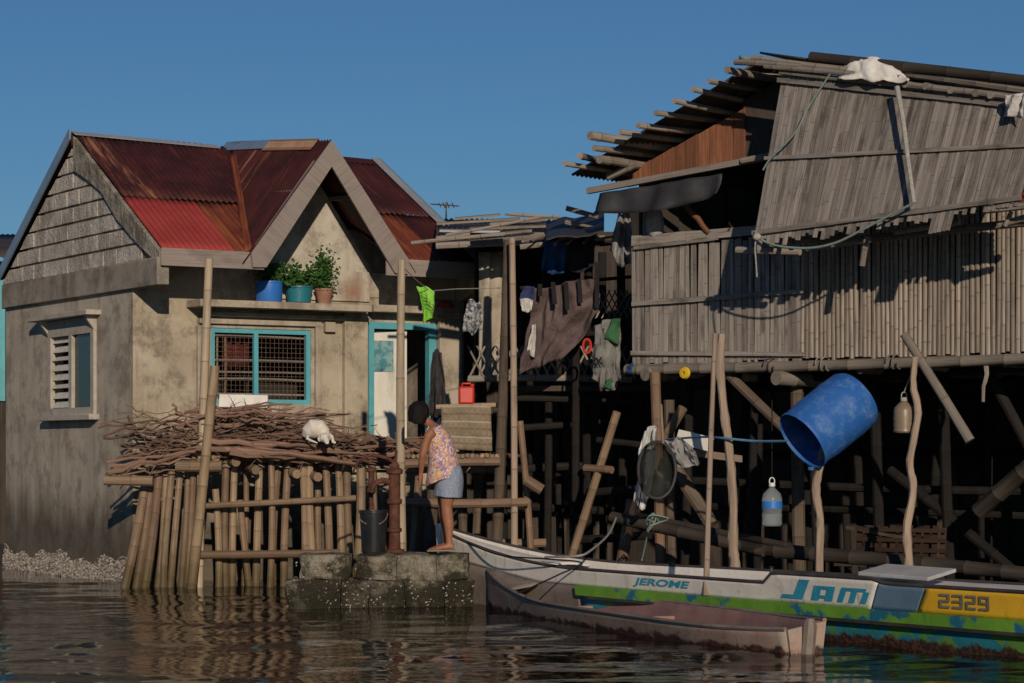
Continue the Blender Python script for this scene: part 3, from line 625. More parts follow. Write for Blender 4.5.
# ================================================================ neighbour's teal wall at the far left edge
nb = thing('teal_shack', 'sliver of a teal painted shack beyond the concrete house', 'shack', P(-50, 480, 36))
x0_, x1_ = P(-190, 330, 36).x, P(5, 330, 36).x
for i in range(14):
    w = (x1_-x0_)/14; x = x0_+w*(i+.5); yy = 36+.02*(i % 2)
    obj('wall_board', MB().board(Vector((x, yy, 2.3)), Vector((x, yy, 4.38)), (w*.505, 0, 0), (0, .012, 0)), 'paint_teal', nb); obj('wall_board', MB().board(Vector((x, yy+.05, -.2)), Vector((x, yy+.05, 2.32)), (w*.505, 0, 0), (0, .012, 0)), 'plank_dark', nb)
for i in range(10): yy = 36.1+.3*(i+.5); obj('wall_board', MB().board(Vector((x1_-.02, yy, -.2)), Vector((x1_-.02, yy, 4.38)), (0, .152, 0), (.012, 0, 0)), 'plank_dark', nb)
m = MB(); m.grid(lambda u, v: Vector((x0_-.2+(x1_-x0_+.32)*u, 35.5+4*v, 4.40+.7*v+.011*math.cos(u*2*math.pi*40))), 320, 3); obj('roof_sheet', m, 'roof_old', nb, solid=.006, recalc=False)
for x in (x0_+.1, x1_-.12): obj('post', MB().tube([Vector((x, 35.93, -.4)), Vector((x, 35.93, 4.4))], .05), 'stilt_wood', nb)
# ================================================================ BAMBOO PEN with brushwood on top, in front of the concrete house
FY = 27.2
def PZ(px, Y, z): return Vector(((px-512)/F*Y, Y, z))
fence = thing('bamboo_fence', 'pen of upright bamboo poles standing in the water before the concrete house', 'fence', PZ(250, FY, 0))
poles = [(145, 486, 126, 578, 5.5), (151, 488, 137, 580, 5), (159, 475, 145, 582, 5.5), (166, 475, 157, 583, 4.5), (172, 472, 165, 583, 4.5), (180, 474, 171, 583, 4), (190, 433, 181, 583, 4), (195, 426, 187, 584, 4),
 (215.5, 489, 217.5, 583, 4.2), (226.6, 449, 227, 585, 4.5), (235, 453, 233, 583, 4.2), (240, 500, 249, 581, 4), (260, 451, 256, 585, 4.5), (271, 452, 269, 583, 4), (279, 453, 274, 581, 5), (289, 451, 285, 577, 4.5),
 (302, 453, 304, 560, 4.5), (310, 453, 314, 560, 4.5), (318, 490, 321, 560, 4), (325, 451, 329, 562, 4.5), (338, 453, 341, 562, 4.5), (347, 453, 351, 562, 4.5), (360, 431, 357, 560, 5.5), (370, 447, 382, 540, 5), (246, 455, 243, 582, 3.4)]
for i, (x0, y0, x1, y1, r) in enumerate(poles):
    Y = FY+random.uniform(-.12, .12)+(.25 if i > 23 else 0); a, b = P(x0, y0, Y), P(x1, y1, Y-.05); b = b+(b-a).normalized()*.35
    m = MB(); m.bamboo(b, a, r*.0101, r*.0093, seg=9, gap=.27, bend=.022); obj('pole', m, 'bamboo_tan', fence)
for (x0, y0, x1, y1, r, dy) in [(206, 506, 356, 498, 3, -.18), (190, 555, 340, 553, 4, -.2), (104, 480, 153, 481, 5, -.3), (176, 466, 222, 466, 5.5, -.3), (210, 465, 352, 468, 4.5, .25), (140, 470, 210, 470, 4, .2)]:
    m = MB(); m.bamboo(P(x0, y0, FY+dy), P(x1, y1, FY+dy), r*.0113, seg=9, gap=.32, bend=.006); obj('rail', m, 'bamboo_tan', fence)
for (px, py) in [(297, 474), (318, 477), (216, 457), (340, 459), (236, 462), (256, 470)]:
    m = MB(); a = P(px, py, FY-.22); m.bamboo(a, a+Vector((-.5, 1.4, .1)), .052, .048, seg=10); obj('bearer_log', m, 'bamboo_tan', fence)
for i, px in enumerate((260, 279, 302, 325, 347, 190, 226)):            # lashings
    m = MB(); c = P(px, 466, FY-.02); m.tube([c+Vector((math.cos(t)*.058, math.sin(t)*.09, .012*math.sin(3*t+i))) for t in np.linspace(0, 6.28, 13)], .006, 5); obj('lashing', m, 'rope_pale', fence)
# brushwood heap
tops = [(105, 472), (118, 455), (150, 446), (185, 432), (208, 414), (235, 407), (268, 409), (300, 424), (330, 436), (380, 441), (415, 444), (445, 454)]
def topy(px):
    for (a, ya), (b, yb) in zip(tops, tops[1:]):
        if a <= px <= b: return ya+(yb-ya)*(px-a)/(b-a)
    return 455
heap = thing('brushwood_heap', 'heap of reddish brown branches piled on the bamboo pen', 'firewood', P(250, 466, FY+.3))
for i in range(270):
    x0 = random.uniform(112, 395)
    if x0 < 185 and random.random() < .5: x0 = random.uniform(190, 390)
    L = random.uniform(45, 150)*(1 if i % 4 else .55); x1 = min(x0+L, 441); xm = (x0+x1)/2
    u = random.random()**.6; Y = FY-.3+random.random()*1.2
    ty = topy(xm); y = 466-(466-ty)*u; tilt = random.gauss(0, 8)+(x1-x0)*.06*(1 if xm > 290 else -.3)
    a, b = P(x0, min(y-tilt*.5, 470), Y), P(x1, min(max(y+tilt*.5, ty-3), 472), Y+random.uniform(-.2, .2))
    if a.z < 1.33: a.z = 1.33+random.random()*.05
    if b.z < 1.33: b.z = 1.33+random.random()*.05
    m = MB(); r = random.choice((.007, .009, .012, .016, .02, .026)); m.stick(a, b, r, r*.45, 6, 6, .05); obj('branch', m, 'branch', heap)
for (x0, y0, x1, y1, r) in [(98, 428, 150, 420, .012), (100, 424, 176, 408, .009), (103, 436, 178, 414, .014), (112, 421, 190, 421, .010), (126, 405, 172, 428, .012), (108, 433, 152, 431, .008), (118, 413, 160, 420, .007), (172, 404, 196, 432, .016), (150, 425, 196, 412, .012), (106, 462, 205, 452, .018), (114, 468, 190, 459, .02), (110, 474, 176, 470, .014), (124, 456, 215, 446, .012), (104, 438, 170, 425, .016), (108, 472, 230, 441, .03), (120, 425, 180, 436, .012), (110, 466, 210, 447, .022), (128, 415, 136, 440, .008), (128, 416, 152, 452, .011), (152, 440, 190, 447, .01), (196, 448, 300, 452, .035), (230, 451, 352, 462, .05), (205, 440, 330, 446, .035), (380, 443, 441, 432, .012), (395, 432, 402, 462, .008), (355, 448, 438, 441, .02), (365, 432, 420, 450, .012), (384, 455, 440, 448, .03), (420, 455, 432, 425, .01)]:
    m = MB(); m.stick(P(x0, y0, FY-.36), P(x1, y1, FY-.2), r, r*.55, 7, 8, .03); obj('branch', m, 'branch', heap)
for (x0, y0, x1, y1, r, dy) in [(206, 449, 356, 464, .075, -.3), (222, 441, 350, 455, .06, -.22), (212, 436, 318, 443, .05, -.1), (260, 446, 345, 452, .06, -.25), (215, 428, 300, 430, .04, 0), (225, 419, 290, 424, .035, .1)]:
    m = MB(); k = 9; pts = [P(x0+(x1-x0)*i/k, y0+(y1-y0)*i/k-3*math.sin(i/k*3.1), FY+dy)+Vector((0, random.uniform(-.02, .02), random.uniform(-.012, .012))) for i in range(k+1)]; m.tube(pts, [r*(.55+.45*math.sin(.3+2.5*i/k)) for i in range(k+1)], 9, None, None, True, .45, .16); obj('bark_slab', m, 'branch', heap)
m = MB()
for i in range(1400):
    px = random.uniform(150, 435); ty = topy(px); a = P(px, ty+(464-ty)*random.random()**1.3, FY-.3+random.random()*1.1); d = Vector((random.gauss(0, 1), random.gauss(0, .6), random.gauss(0, .35))).normalized()*random.uniform(.08, .25)
    m.tube([a, a+d*.5+Vector((0, 0, .015)), a+d], [.005, .004, .002], 4)
obj('twigs', m, 'branch', heap, kind='stuff')
for (x0, y0, x1, y1, r, Y, mt, lb) in [(209, 259, 199, 586, 4.6, 27.05, 'bamboo_pale', 'tall pale bamboo pole rising from the pen to the eave'), (215, 366, 192, 582, 5.4, 26.85, 'bamboo_tan', 'thick brown bamboo pole leaning across the pen beside the tall pale pole')]:
    a, b = P(x1, y1, Y), P(x0, y0, Y); a = a+(a-b).normalized()*.3; m = MB(); m.bamboo(a, b, r*.0113, r*.0098, seg=12, gap=.36, bend=.004); obj('bamboo_pole', m, mt, None, lb, 'pole', 'tall bamboo poles')
m = MB(); a, b = P(219, 401, 28.0), P(268, 402, 28.0); m.board(a, b, (0, .04, .077), (0, .03, -.008), 4, .02); obj('foam_slab', m, 'foam_white', None, 'white foam slab lying on the brushwood under the barred window', 'slab', bevel=.012)
# small white dog curled on the heap
DY = 26.75; dp = lambda x, y, dy=0: P(x, y, DY+dy)
m = MB(); m.loft([(dp(304, 437, .1), .03, .04), (dp(307, 433, .08), .08, .09), (dp(313, 429, .05), .115, .11), (dp(320, 429, .02), .105, .1), (dp(325, 433), .07, .08), (dp(328, 437), .03, .05)], 14)
m.ball(dp(325, 438, -.1), .062, .07, .058); m.loft([(dp(325, 438, -.14), .04, .04), (dp(327, 442, -.19), .03, .032), (dp(328, 444, -.22), .018, .02)], 10)
m.loft([(dp(321, 435, -.09), .02, .012), (dp(319, 439, -.11), .025, .012), (dp(319, 442, -.11), .008, .008)], 8); m.loft([(dp(329, 434, -.06), .02, .012), (dp(331, 437, -.07), .025, .012), (dp(331, 440, -.08), .008, .008)], 8)
m.loft([(dp(328, 434, .05), .03, .03), (dp(332, 437, 0), .024, .026), (dp(333, 442, -.03), .02, .024), (dp(336, 443, -.05), .016, .02)], 10)
m.loft([(dp(306, 438, .02), .02, .02), (dp(312, 441, -.05), .016, .016), (dp(318, 443, -.08), .008, .008)], 8)
dog = obj('dog', m, 'dog_fur', None, 'small white dog curled up asleep on the brushwood', 'dog', remesh=.009)
m = MB(); m.ball(dp(328.5, 444.5, -.235), .011, .01, .009, 8, 6); obj('nose', m, 'plastic_black', dog)
for q in ((323.5, 437.5), (328, 437)): m = MB(); m.ball(dp(q[0], q[1], -.162), .008, .006, .006, 8, 6); obj('eye', m, 'plastic_black', dog)

# ================================================================ concrete mooring step
BY = 23.55
st = thing('concrete_step', 'low mossy mooring step of stacked concrete blocks at the waterline', 'step', PZ(385, BY+.4, 0))
def rough_block(name, p0, p1, h0, h1, y0, y1, mat, parent):
    m = MB(); nx_, nz_ = max(3, int((p1-p0)/.08)), max(3, int((h1-h0)/.06)); r = .012
    def side(fn, a, b): m.grid(lambda u, v: fn(u, v)+Vector((0, 0, 0)), a, b)
    def wob(x, y, z): q = Vector((x, y, z)); return q+noise.noise_vector(q*4)*.035+noise.noise_vector(q*11)*.016+noise.noise_vector(q*27)*.007
    ny_ = 6
    m.grid(lambda u, v: wob(p0+(p1-p0)*u, y0, h0+(h1-h0)*v), nx_, nz_); m.grid(lambda u, v: wob(p0+(p1-p0)*u, y0+(y1-y0)*v, h1), nx_, ny_)
    m.grid(lambda u, v: wob(p0, y0+(y1-y0)*u, h0+(h1-h0)*v), ny_, nz_); m.grid(lambda u, v: wob(p1, y0+(y1-y0)*u, h0+(h1-h0)*v), ny_, nz_); m.grid(lambda u, v: wob(p0+(p1-p0)*u, y1, h0+(h1-h0)*v), nx_, nz_)
    o = obj(name, m, mat, parent, smooth=50)
    bm = bmesh.new(); bm.from_mesh(o.data); bmesh.ops.remove_doubles(bm, verts=bm.verts, dist=.001); bmesh.ops.recalc_face_normals(bm, faces=bm.faces); bm.to_mesh(o.data); bm.free(); return o
xp = lambda px: (px-512)/F*BY
for (a, b) in ((300, 347), (355, 396), (396.8, 436), (436.8, 467)): rough_block('concrete_block', xp(a), xp(b), .257, .50, BY+.05, BY+.72, 'mooring_concrete', st)
for (a, b) in ((286, 340), (341, 368), (369, 404), (405, 443), (444, 473)): rough_block('concrete_block', xp(a), xp(b), -.3, .25, BY-.02+random.uniform(-.03, .03), BY+.74, 'mooring_concrete', st)
m = MB()
for i in range(150):
    c = Vector((random.uniform(xp(288), xp(474)), BY-.03, random.uniform(-.02, .48)*random.random()**.4))
    if c.z > .25: c.y += .07
    s_ = random.uniform(.005, .014); ax = Vector((random.gauss(0, .5), -1, random.gauss(0, .5))).normalized(); x = ax.orthogonal().normalized(); y = ax.cross(x); k0 = len(m.V)
    for k in range(5): m.v(c+(x*math.cos(k*1.257)+y*math.sin(k*1.257)*.8)*s_)
    m.v(c+ax*s_*.6)
    for k in range(5): m.F.append((k0+k, k0+(k+1) % 5, k0+5))
obj('barnacles', m, 'shell', st, kind='stuff', smooth=0)
# bucket, hand pump
b0 = PZ(373.5, 24.05, .505); m = MB(); m.lathe(b0, [(.105, 0), (.118, .01), (.128, .2), (.138, .39), (.146, .395), (.146, .425), (.136, .425), (.125, .2), (.11, .03), (0, .03)], 28, cap=False)
bk = obj('bucket', m, 'plastic_black', None, 'black plastic bucket standing on the concrete step', 'bucket')
m = MB(); m.tube([b0+Vector((math.cos(t)*.148, math.sin(t)*.03-.14, .40-.12*math.sin(t))) for t in np.linspace(0, 3.14, 12)], .006, 6); obj('handle', m, 'wire', bk)
pb = PZ(394.5, 24.2, .505); pump = thing('hand_pump', 'rusty cast iron hand pump on the concrete step by the bucket', 'pump', pb)
m = MB(); m.lathe(pb, [(.10, 0), (.10, .03), (.062, .04), (.055, .2), (.075, .21), (.075, .24), (.055, .25), (.055, .48), (.078, .49), (.078, .53), (.06, .54), (.06, .78), (.085, .79), (.085, .83), (.05, .85), (.03, .9), (.0, .9)], 18); obj('barrel', m, 'rust_metal', pump)
m = MB(); q = pb+UP*.70; m.tube([q, q+Vector((-.12, -.02, .02)), q+Vector((-.2, -.03, -.01)), q+Vector((-.23, -.03, -.10))], [.035, .032, .03, .03], 10); obj('spout', m, 'rust_metal', pump)
m = MB(); q = pb+UP*.92; m.tube([q+Vector((.05, 0, -.06)), q+Vector((-.06, 0, .02)), q+Vector((-.22, .02, .06)), q+Vector((-.36, .04, .0)), q+Vector((-.42, .05, -.12))], [.014, .02, .016, .014, .012], 8); obj('lever', m, 'rust_metal', pump)
m = MB(); m.tube([pb+UP*.85, pb+Vector((.02, 0, 1.02))], .014, 8); obj('piston_rod', m, 'rust_metal', pump)
m = MB(); q = pb+Vector((-.24, .12, -.0)); m.tube([q, q+UP*.6], .022, 10); m.lathe(q+UP*.58, [(.03, 0), (.045, .02), (.045, .05), (.03, .07), (.03, .22), (.05, .23), (.05, .26), (0, .28)], 14); obj('side_pipe', m, 'rust_metal', pump)

# ================================================================ porch platform between the two houses
porch = thing('bamboo_porch', 'raised bamboo porch before the teal door, on bamboo legs', 'porch', PZ(460, 26.6, 0))
for i in range(20):
    px = 404+i*4.9; Y = 26.4; a = P(px, 456+random.uniform(-.6, .6), Y); m = MB(); m.bamboo(a+Vector((0, -.08-random.random()*.05, 0)), a+Vector((.25, 2.2, 0)), .024, seg=7); obj('deck_pole', m, 'bamboo_tan', porch)
for (x0, y0, x1, y1, r, Y, mt) in [(400, 464, 500, 461, 5, 26.35, 'bamboo_tan'), (400, 502, 528, 502, 4.5, 26.2, 'bamboo_tan'), (462, 544, 546, 543, 4.5, 26.7, 'bamboo_tan'), (404, 470, 496, 470, 4, 27.2, 'bamboo_grey'), (419, 476, 412, 560, 4, 26.4, 'bamboo_tan'), (433, 490, 428, 560, 6, 26.3, 'stilt_wood'), (526, 480, 542, 490, 5.5, 26.0, 'bamboo_tan'), (520, 421, 529, 545, 3.4, 26.3, 'bamboo_tan'), (481, 466, 477, 560, 5, 27.6, 'stilt_wood'), (462, 466, 464, 560, 5, 28.2, 'stilt_wood'), (448, 466, 446, 560, 4, 28.6, 'stilt_wood')]:
    a, b = P(x0, y0, Y), P(x1, y1, Y); 
    if y1-y0 > 30: b = b+(b-a).normalized()*.6
    m = MB(); m.bamboo(b, a, r*.0111, seg=9, gap=.3); obj('leg' if y1-y0 > 30 else 'rail', m, mt, porch)
for (x0, y0, x1, y1, r0, r1, Y, mt, lb) in [(401.5, 260, 402, 553, 3.8, 4.6, 24.72, 'bamboo_pale', 'slim pale bamboo pole standing behind the concrete step before the door'),
  (508, 240, 496, 560, 4.8, 6.3, 26.45, 'stilt_wood', 'thick bamboo post at the right corner of the porch'), (512, 238, 514, 555, 3.2, 3.8, 26.2, 'stick_bark', 'thin straight pole just right of the thick porch post')]:  # thick post takes the darker wood to paint in its half shade
    a, b = P(x1, y1, Y), P(x0, y0, Y); a = a+(a-b).normalized()*(.5 if Y > 25 else .03); m = MB(); m.bamboo(a, b, r1*.0106, r0*.0106, seg=10, gap=.4, bend=.005); obj('bamboo_pole', m, mt, None, lb, 'pole', 'tall bamboo poles')
# things on the porch
def hang(top, bot, Y, nu=18, nv=12, amp=.02, folds=4, seed=0, sway=.0, crump=.02):
    """cloth between two pixel polylines at depth Y, with folds in depth"""
    def pl(pts, t):
        n = len(pts)-1; i = min(int(t*n), n-1); f = t*n-i; a, b = pts[i], pts[i+1]; return a[0]+(b[0]-a[0])*f, a[1]+(b[1]-a[1])*f
    m = MB()
    def fn(u, v):
        a, b = pl(top, u), pl(bot, u); x, y = a[0]+(b[0]-a[0])*v, a[1]+(b[1]-a[1])*v; p = P(x, y, Y)
        q = noise.noise(Vector((u*3+seed, v*2, seed*3.7)))*crump+noise.noise(Vector((u*8+seed, v*5, 1)))*crump*.5
        return p+Vector((q*.6, amp*math.sin(u*folds*6.28+seed+v*1.5+2*noise.noise(Vector((u*2, v*2, seed))))*(.25+.75*v)+q*2, sway*math.sin(u*9+seed)))
    return m.grid(fn, nu, nv)
obj('striped_mat', hang([(442, 406), (466, 405), (491, 406)], [(440, 448), (466, 450), (492, 451)], 26.55, 16, 12, .006, 1, 1), 'mat_striped', None, 'brown striped mat hung along the porch rail behind the woman', 'mat', solid=.012)
m = MB(); m.bamboo(P(436, 407, 26.6), P(500, 405, 26.6), .028, seg=8); obj('rail', m, 'bamboo_tan', porch)
m = MB(); c = P(466.5, 404.5, 26.62); m.board(c, c+UP*.20, (.088, 0, 0), (0, .06, 0)); rc = obj('jerry_can', m, 'plastic_red', None, 'red plastic container standing above the striped mat', 'container', bevel=.025)
m = MB(); m.tube([c+Vector((-.05, 0, .195)), c+Vector((-.045, 0, .23)), c+Vector((.045, 0, .23)), c+Vector((.05, 0, .195))], .012, 8); obj('handle', m, 'plastic_red', rc)
m = MB(); m.lathe(c+Vector((.065, 0, .2)), [(.02, 0), (.02, .025), (0, .03)], 10); obj('cap', m, 'plastic_red', rc)
obj('dark_jacket', hang([(433, 352), (437, 349), (442, 353)], [(428, 414), (437, 419), (447, 408)], 27.3, 14, 14, .05, 2, 4, .01), 'cloth_charcoal', None, 'charcoal jacket hanging beside the teal door frame', 'clothing', solid=.008)
obj('blue_jeans', hang([(432, 400), (441, 400)], [(430, 436), (441, 438)], 27.4, 8, 10, .03, 2, 7), 'cloth_navy', None, 'navy cloth hanging below the charcoal jacket', 'clothing', solid=.008)

# ================================================================ plants on the ledge
def pot(name, prof, base, mat, label, leaves, spread, hgt, lsz, group='potted plants on the ledge'):
    t = thing(name, label, 'potted plant', base, group); m = MB(); m.lathe(base, prof, 26, cap=False); obj('pot', m, mat, t)
    top = prof[len(prof)//2-1] if False else max(prof, key=lambda q: q[1]); m = MB(); m.lathe(base+UP*(top[1]-.03), [(0, .0), (top[0]*.9, 0)], 18, cap=False); obj('soil', m, 'soil', t)
    m = MB(); stems = []
    for i in range(14):
        a = base+UP*(top[1]-.03)+Vector((random.uniform(-1, 1)*top[0]*.6, random.uniform(-1, 1)*top[0]*.6, 0)); b = a+Vector((random.uniform(-1, 1)*spread, random.uniform(-1, .6)*spread*.7, hgt*random.uniform(.45, 1)))
        m.stick(a, b, .005, .003, 4, 4, .012); stems.append((a, b))
    obj('stems', m, 'leaf', t)
    m = MB()
    for i in range(leaves):
        a, b = random.choice(stems); c = a.lerp(b, random.uniform(.15, 1.08))+Vector([random.gauss(0, .022*hgt/.2) for _ in range(3)])
        d = Vector((random.gauss(0, 1), random.gauss(-.3, 1), random.gauss(.1, .7))).normalized(); n_ = d.orthogonal().normalized(); s_ = lsz*random.uniform(.6, 1.25)
        k0 = len(m.V); m.v(c); m.v(c+d*s_*.5+n_*s_*.38); m.v(c+d*s_+UP*-.2*s_); m.v(c+d*s_*.5-n_*s_*.38); m.v(c+d*s_*.45-UP*.12*s_); m.F += [(k0, k0+1, k0+4), (k0+1, k0+2, k0+4), (k0+2, k0+3, k0+4), (k0+3, k0, k0+4)]
    obj('foliage', m, 'leaf', t, kind='stuff', smooth=0)
def ledge_pt(px, b): 
    q = toH(FW(px, 302, b)); return H(q[0], b, rectF(200, 302, 372, 309, -.40)[3]+.003)
pot('blue_pot_plant', [(.148, 0), (.155, .01), (.163, .22), (.172, .225), (.172, .245), (.16, .243), (.15, .1)], ledge_pt(269, -.2), 'plastic_blue', 'bushy plant in a bright blue bucket, leftmost on the ledge', 700, .17, .30, .05)
pot('teal_pot_plant', [(.12, 0), (.14, .01), (.165, .18), (.175, .185), (.175, .20), (.163, .198), (.15, .08)], ledge_pt(299, -.2), 'plastic_teal', 'low leafy plant in a dark teal basin on the ledge', 620, .2, .24, .068)
pot('clay_pot_plant', [(.07, 0), (.075, .01), (.105, .16), (.115, .165), (.115, .185), (.1, .183), (.09, .08)], ledge_pt(324, -.2), 'terracotta', 'tall upright plant in a clay pot beside the teal basin', 560, .08, .46, .05)
# clothes line and clothes before the door
m = MB(); pts = [P(402, 266, 24.75), P(415, 279, 25.3), P(430, 291, 25.8), P(455, 289, 26.4), P(500, 288, 26.9)]; m.tube(pts, .005, 5); obj('clothes_line', m, 'rope_pale', None, 'thin clothes line running past the green shirt', 'rope')
obj('green_shirt', hang([(417, 287), (424, 286), (435, 291)], [(424, 314), (424, 323), (433, 317)], 25.75, 14, 14, .03, 1.6, 2, .01), 'cloth_green', None, 'lime green shirt hanging on the line above the door', 'clothing', solid=.006)
m = MB()
for k in range(9): 
    a = P(420+k*1.3+random.uniform(-1, 1), 293+k*2.3, 25.66); m.tube([a, a+Vector((.05+random.random()*.03, 0, -.03)), a+Vector((.07, 0, -.06))], .007, 5, flat=.3)
obj('shirt_print', m, 'cloth_charcoal', bpy.data.objects['green_shirt'])
m = MB(); 
def redf(u, v):
    t = v*math.pi; c = ledge_pt(445, -.14); return c+Vector((.105*math.sin(t)*math.cos(u*6.28), .07*math.sin(t)*math.sin(u*6.28), .03+.07*max(-.4, -math.cos(t))))+noise.noise_vector(Vector((u*6, v*5, 3)))*.016
m.grid(redf, 20, 10, True); obj('red_bundle', m, 'cloth_red', None, 'bundled red cloth on the ledge beside the green shirt', 'cloth')
obj('printed_cloth', hang([(466, 302), (474, 300), (481, 303)], [(463, 330), (472, 336), (483, 322)], 27.0, 14, 14, .05, 2.4, 5, .02), 'cloth_print', None, 'black and white printed cloth hanging right of the red bundle', 'clothing', solid=.006)
# ================================================================ LEAN-TO SHACK between the houses
sh = thing('lean_to_shack', 'dark lean-to shack with sagging roof and crossed bamboo lattice between the two houses', 'shack', PZ(550, 29, 0))
def rp(px, py, Y): return P(px, py, Y)
m = MB(); A_, B_, C_, D_ = rp(436, 243, 27.6), rp(600, 246, 27.2), rp(590, 221, 31.2), rp(436, 219, 31.2)
m.grid(lambda u, v: A_.lerp(B_, u).lerp(D_.lerp(C_, u), v)+UP*(.012*math.cos(u*2*math.pi*30)), 240, 4); obj('roof_sheet', m, 'roof_old', sh, solid=.01, recalc=False)
for (x0, y0, x1, y1, Y, w, mt) in [(437, 226, 520, 221, 29.8, .09, 'thatch_wood'), (470, 231, 556, 228, 29, .12, 'thatch_wood'), (440, 233, 500, 234, 28.7, .1, 'galvanised'), (455, 221, 500, 217, 30.9, .12, 'thatch_wood'), (505, 217, 566, 222, 30.9, .05, 'thatch_wood'), (490, 226, 545, 222, 30.2, .11, 'thatch_wood'), (530, 226, 585, 229, 29.3, .08, 'thatch_wood'), (436, 240, 470, 236, 27.9, .07, 'thatch_wood'), (480, 238, 532, 233, 28.2, .1, 'thatch_wood'), (520, 236, 590, 236, 28, .08, 'thatch_wood'), (500, 231, 590, 224, 29.6, .06, 'thatch_wood')]:
    m = MB(); m.board(P(x0, y0, Y)+UP*.03, P(x1, y1, Y)+UP*.03, (0, w, w*.15), (0, -.002, .012), 5, .12); obj('roof_plank', m, mt, sh)
for (x0, y0, x1, y1, Y, r) in [(411, 243, 505, 234, 26.9, .022), (436, 246, 560, 241, 27.3, .04), (520, 247, 605, 238, 27.2, .035), (566, 208, 598, 217, 26.8, .03), (565, 222, 600, 230, 27.0, .03), (470, 243, 552, 236, 27.1, .03), (446, 235, 540, 217, 27.5, .018), (510, 214, 560, 217, 29, .018)]:
    m = MB(); m.bamboo(P(x0, y0, Y), P(x1, y1, Y), r, seg=7); obj('roof_pole', m, 'bamboo_grey', sh)
for i in range(22):
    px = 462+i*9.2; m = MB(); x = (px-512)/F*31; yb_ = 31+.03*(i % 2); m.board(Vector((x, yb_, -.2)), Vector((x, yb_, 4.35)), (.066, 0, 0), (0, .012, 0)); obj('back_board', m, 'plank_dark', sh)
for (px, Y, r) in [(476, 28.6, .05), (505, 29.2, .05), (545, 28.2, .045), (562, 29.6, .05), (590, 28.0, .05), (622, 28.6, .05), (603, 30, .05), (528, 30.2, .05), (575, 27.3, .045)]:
    m = MB(); m.bamboo(PZ(px, Y, -.4), PZ(px+random.uniform(-3, 3), Y, 4.0), r, seg=8); obj('post', m, 'stilt_shaded', sh)
for (x0, y0, x1, y1, Y, r, mt) in [(468, 379, 632, 380, 27.8, .04, 'bamboo_grey'), (500, 398, 640, 404, 27.6, .035, 'stilt_shaded'), (520, 428, 640, 420, 28, .04, 'stilt_shaded'), (500, 344, 640, 330, 27.9, .03, 'stilt_shaded'), (535, 247, 640, 240, 27.3, .03, 'stilt_shaded'), (520, 288, 640, 276, 27.45, .02, 'stilt_shaded'), (505, 470, 640, 464, 29, .05, 'stilt_shaded'), (505, 505, 640, 512, 28.6, .05, 'stilt_shaded')]:
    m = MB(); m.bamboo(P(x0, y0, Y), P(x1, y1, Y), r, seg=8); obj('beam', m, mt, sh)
for i in range(17):
    x0 = 468+i*9.4; m = MB(); m.board(P(x0, 380, 27.78), P(x0+17, 346, 27.78), (.016, 0, .008), (0, .006, 0)); obj('lattice_slat', m, 'bamboo_grey', sh)
    m = MB(); m.board(P(x0+17, 380, 27.76), P(x0, 346, 27.76), (.016, 0, -.008), (0, .006, 0)); obj('lattice_slat', m, 'bamboo_grey', sh)
for i in range(6):
    x0 = 596+i*6; m = MB(); m.board(P(x0, 318, 27.7), P(x0+14, 290, 27.7), (.013, 0, .008), (0, .005, 0)); obj('lattice_slat', m, 'bamboo_grey', sh)
    m = MB(); m.board(P(x0+14, 318, 27.68), P(x0, 290, 27.68), (.013, 0, -.008), (0, .005, 0)); obj('lattice_slat', m, 'bamboo_grey', sh)
for k, (x0, x1) in enumerate(((479, 490), (489.5, 503))):
    m = MB(); a, b = P(x0, 252, 28.15+k*.03), P(x1, 381, 28.15+k*.03)
    m.grid(lambda u, v: Vector((a.x+(b.x-a.x)*u, a.y+.03*math.sin(u*4+v*6+k), a.z+(b.z-a.z)*v)), 8, 12); obj('wall_panel', m, 'plaster_trim', sh, solid=.012)
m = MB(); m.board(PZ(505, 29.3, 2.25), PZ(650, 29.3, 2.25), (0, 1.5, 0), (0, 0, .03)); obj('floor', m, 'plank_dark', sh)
# television aerial
ae = thing('television_aerial', 'small television aerial above the lean-to roof', 'aerial', P(446, 219, 31)); 
m = MB(); m.tube([P(446, 222, 31), P(446, 202, 31)], .012, 6); obj('mast', m, 'wire', ae)
m = MB(); m.tube([P(431, 204, 31.2), P(459, 206, 30.7)], .009, 5); obj('boom', m, 'wire', ae)
for px, l in ((440, 4), (444, 5), (448, 6), (453, 5)): m = MB(); m.tube([P(px-1, 205.3-l*.5, 31.3), P(px+1, 205.3+l*.5, 30.6)], .008, 5); obj('element', m, 'wire', ae)
m = MB(); m.grid(lambda u, v: P(546+58*u, 240-8*u-16*v-6*v*u, 26.0+2.6*v)+UP*(.02*math.sin(u*7)+.03*noise.noise(Vector((u*5, v*5, 1)))), 18, 10); obj('roofing_felt', m, 'tarp_black', sh, solid=.012)
for k in range(7): m = MB(); x0 = 520+k*12+random.uniform(-4, 4); m.stick(P(x0, 242+random.uniform(-3, 3), 26.6), P(x0+random.uniform(14, 40), 232+random.uniform(-6, 5), 27.2), .016, .01, 6, 5, .02); obj('roof_stick', m, 'thatch_wood', sh)
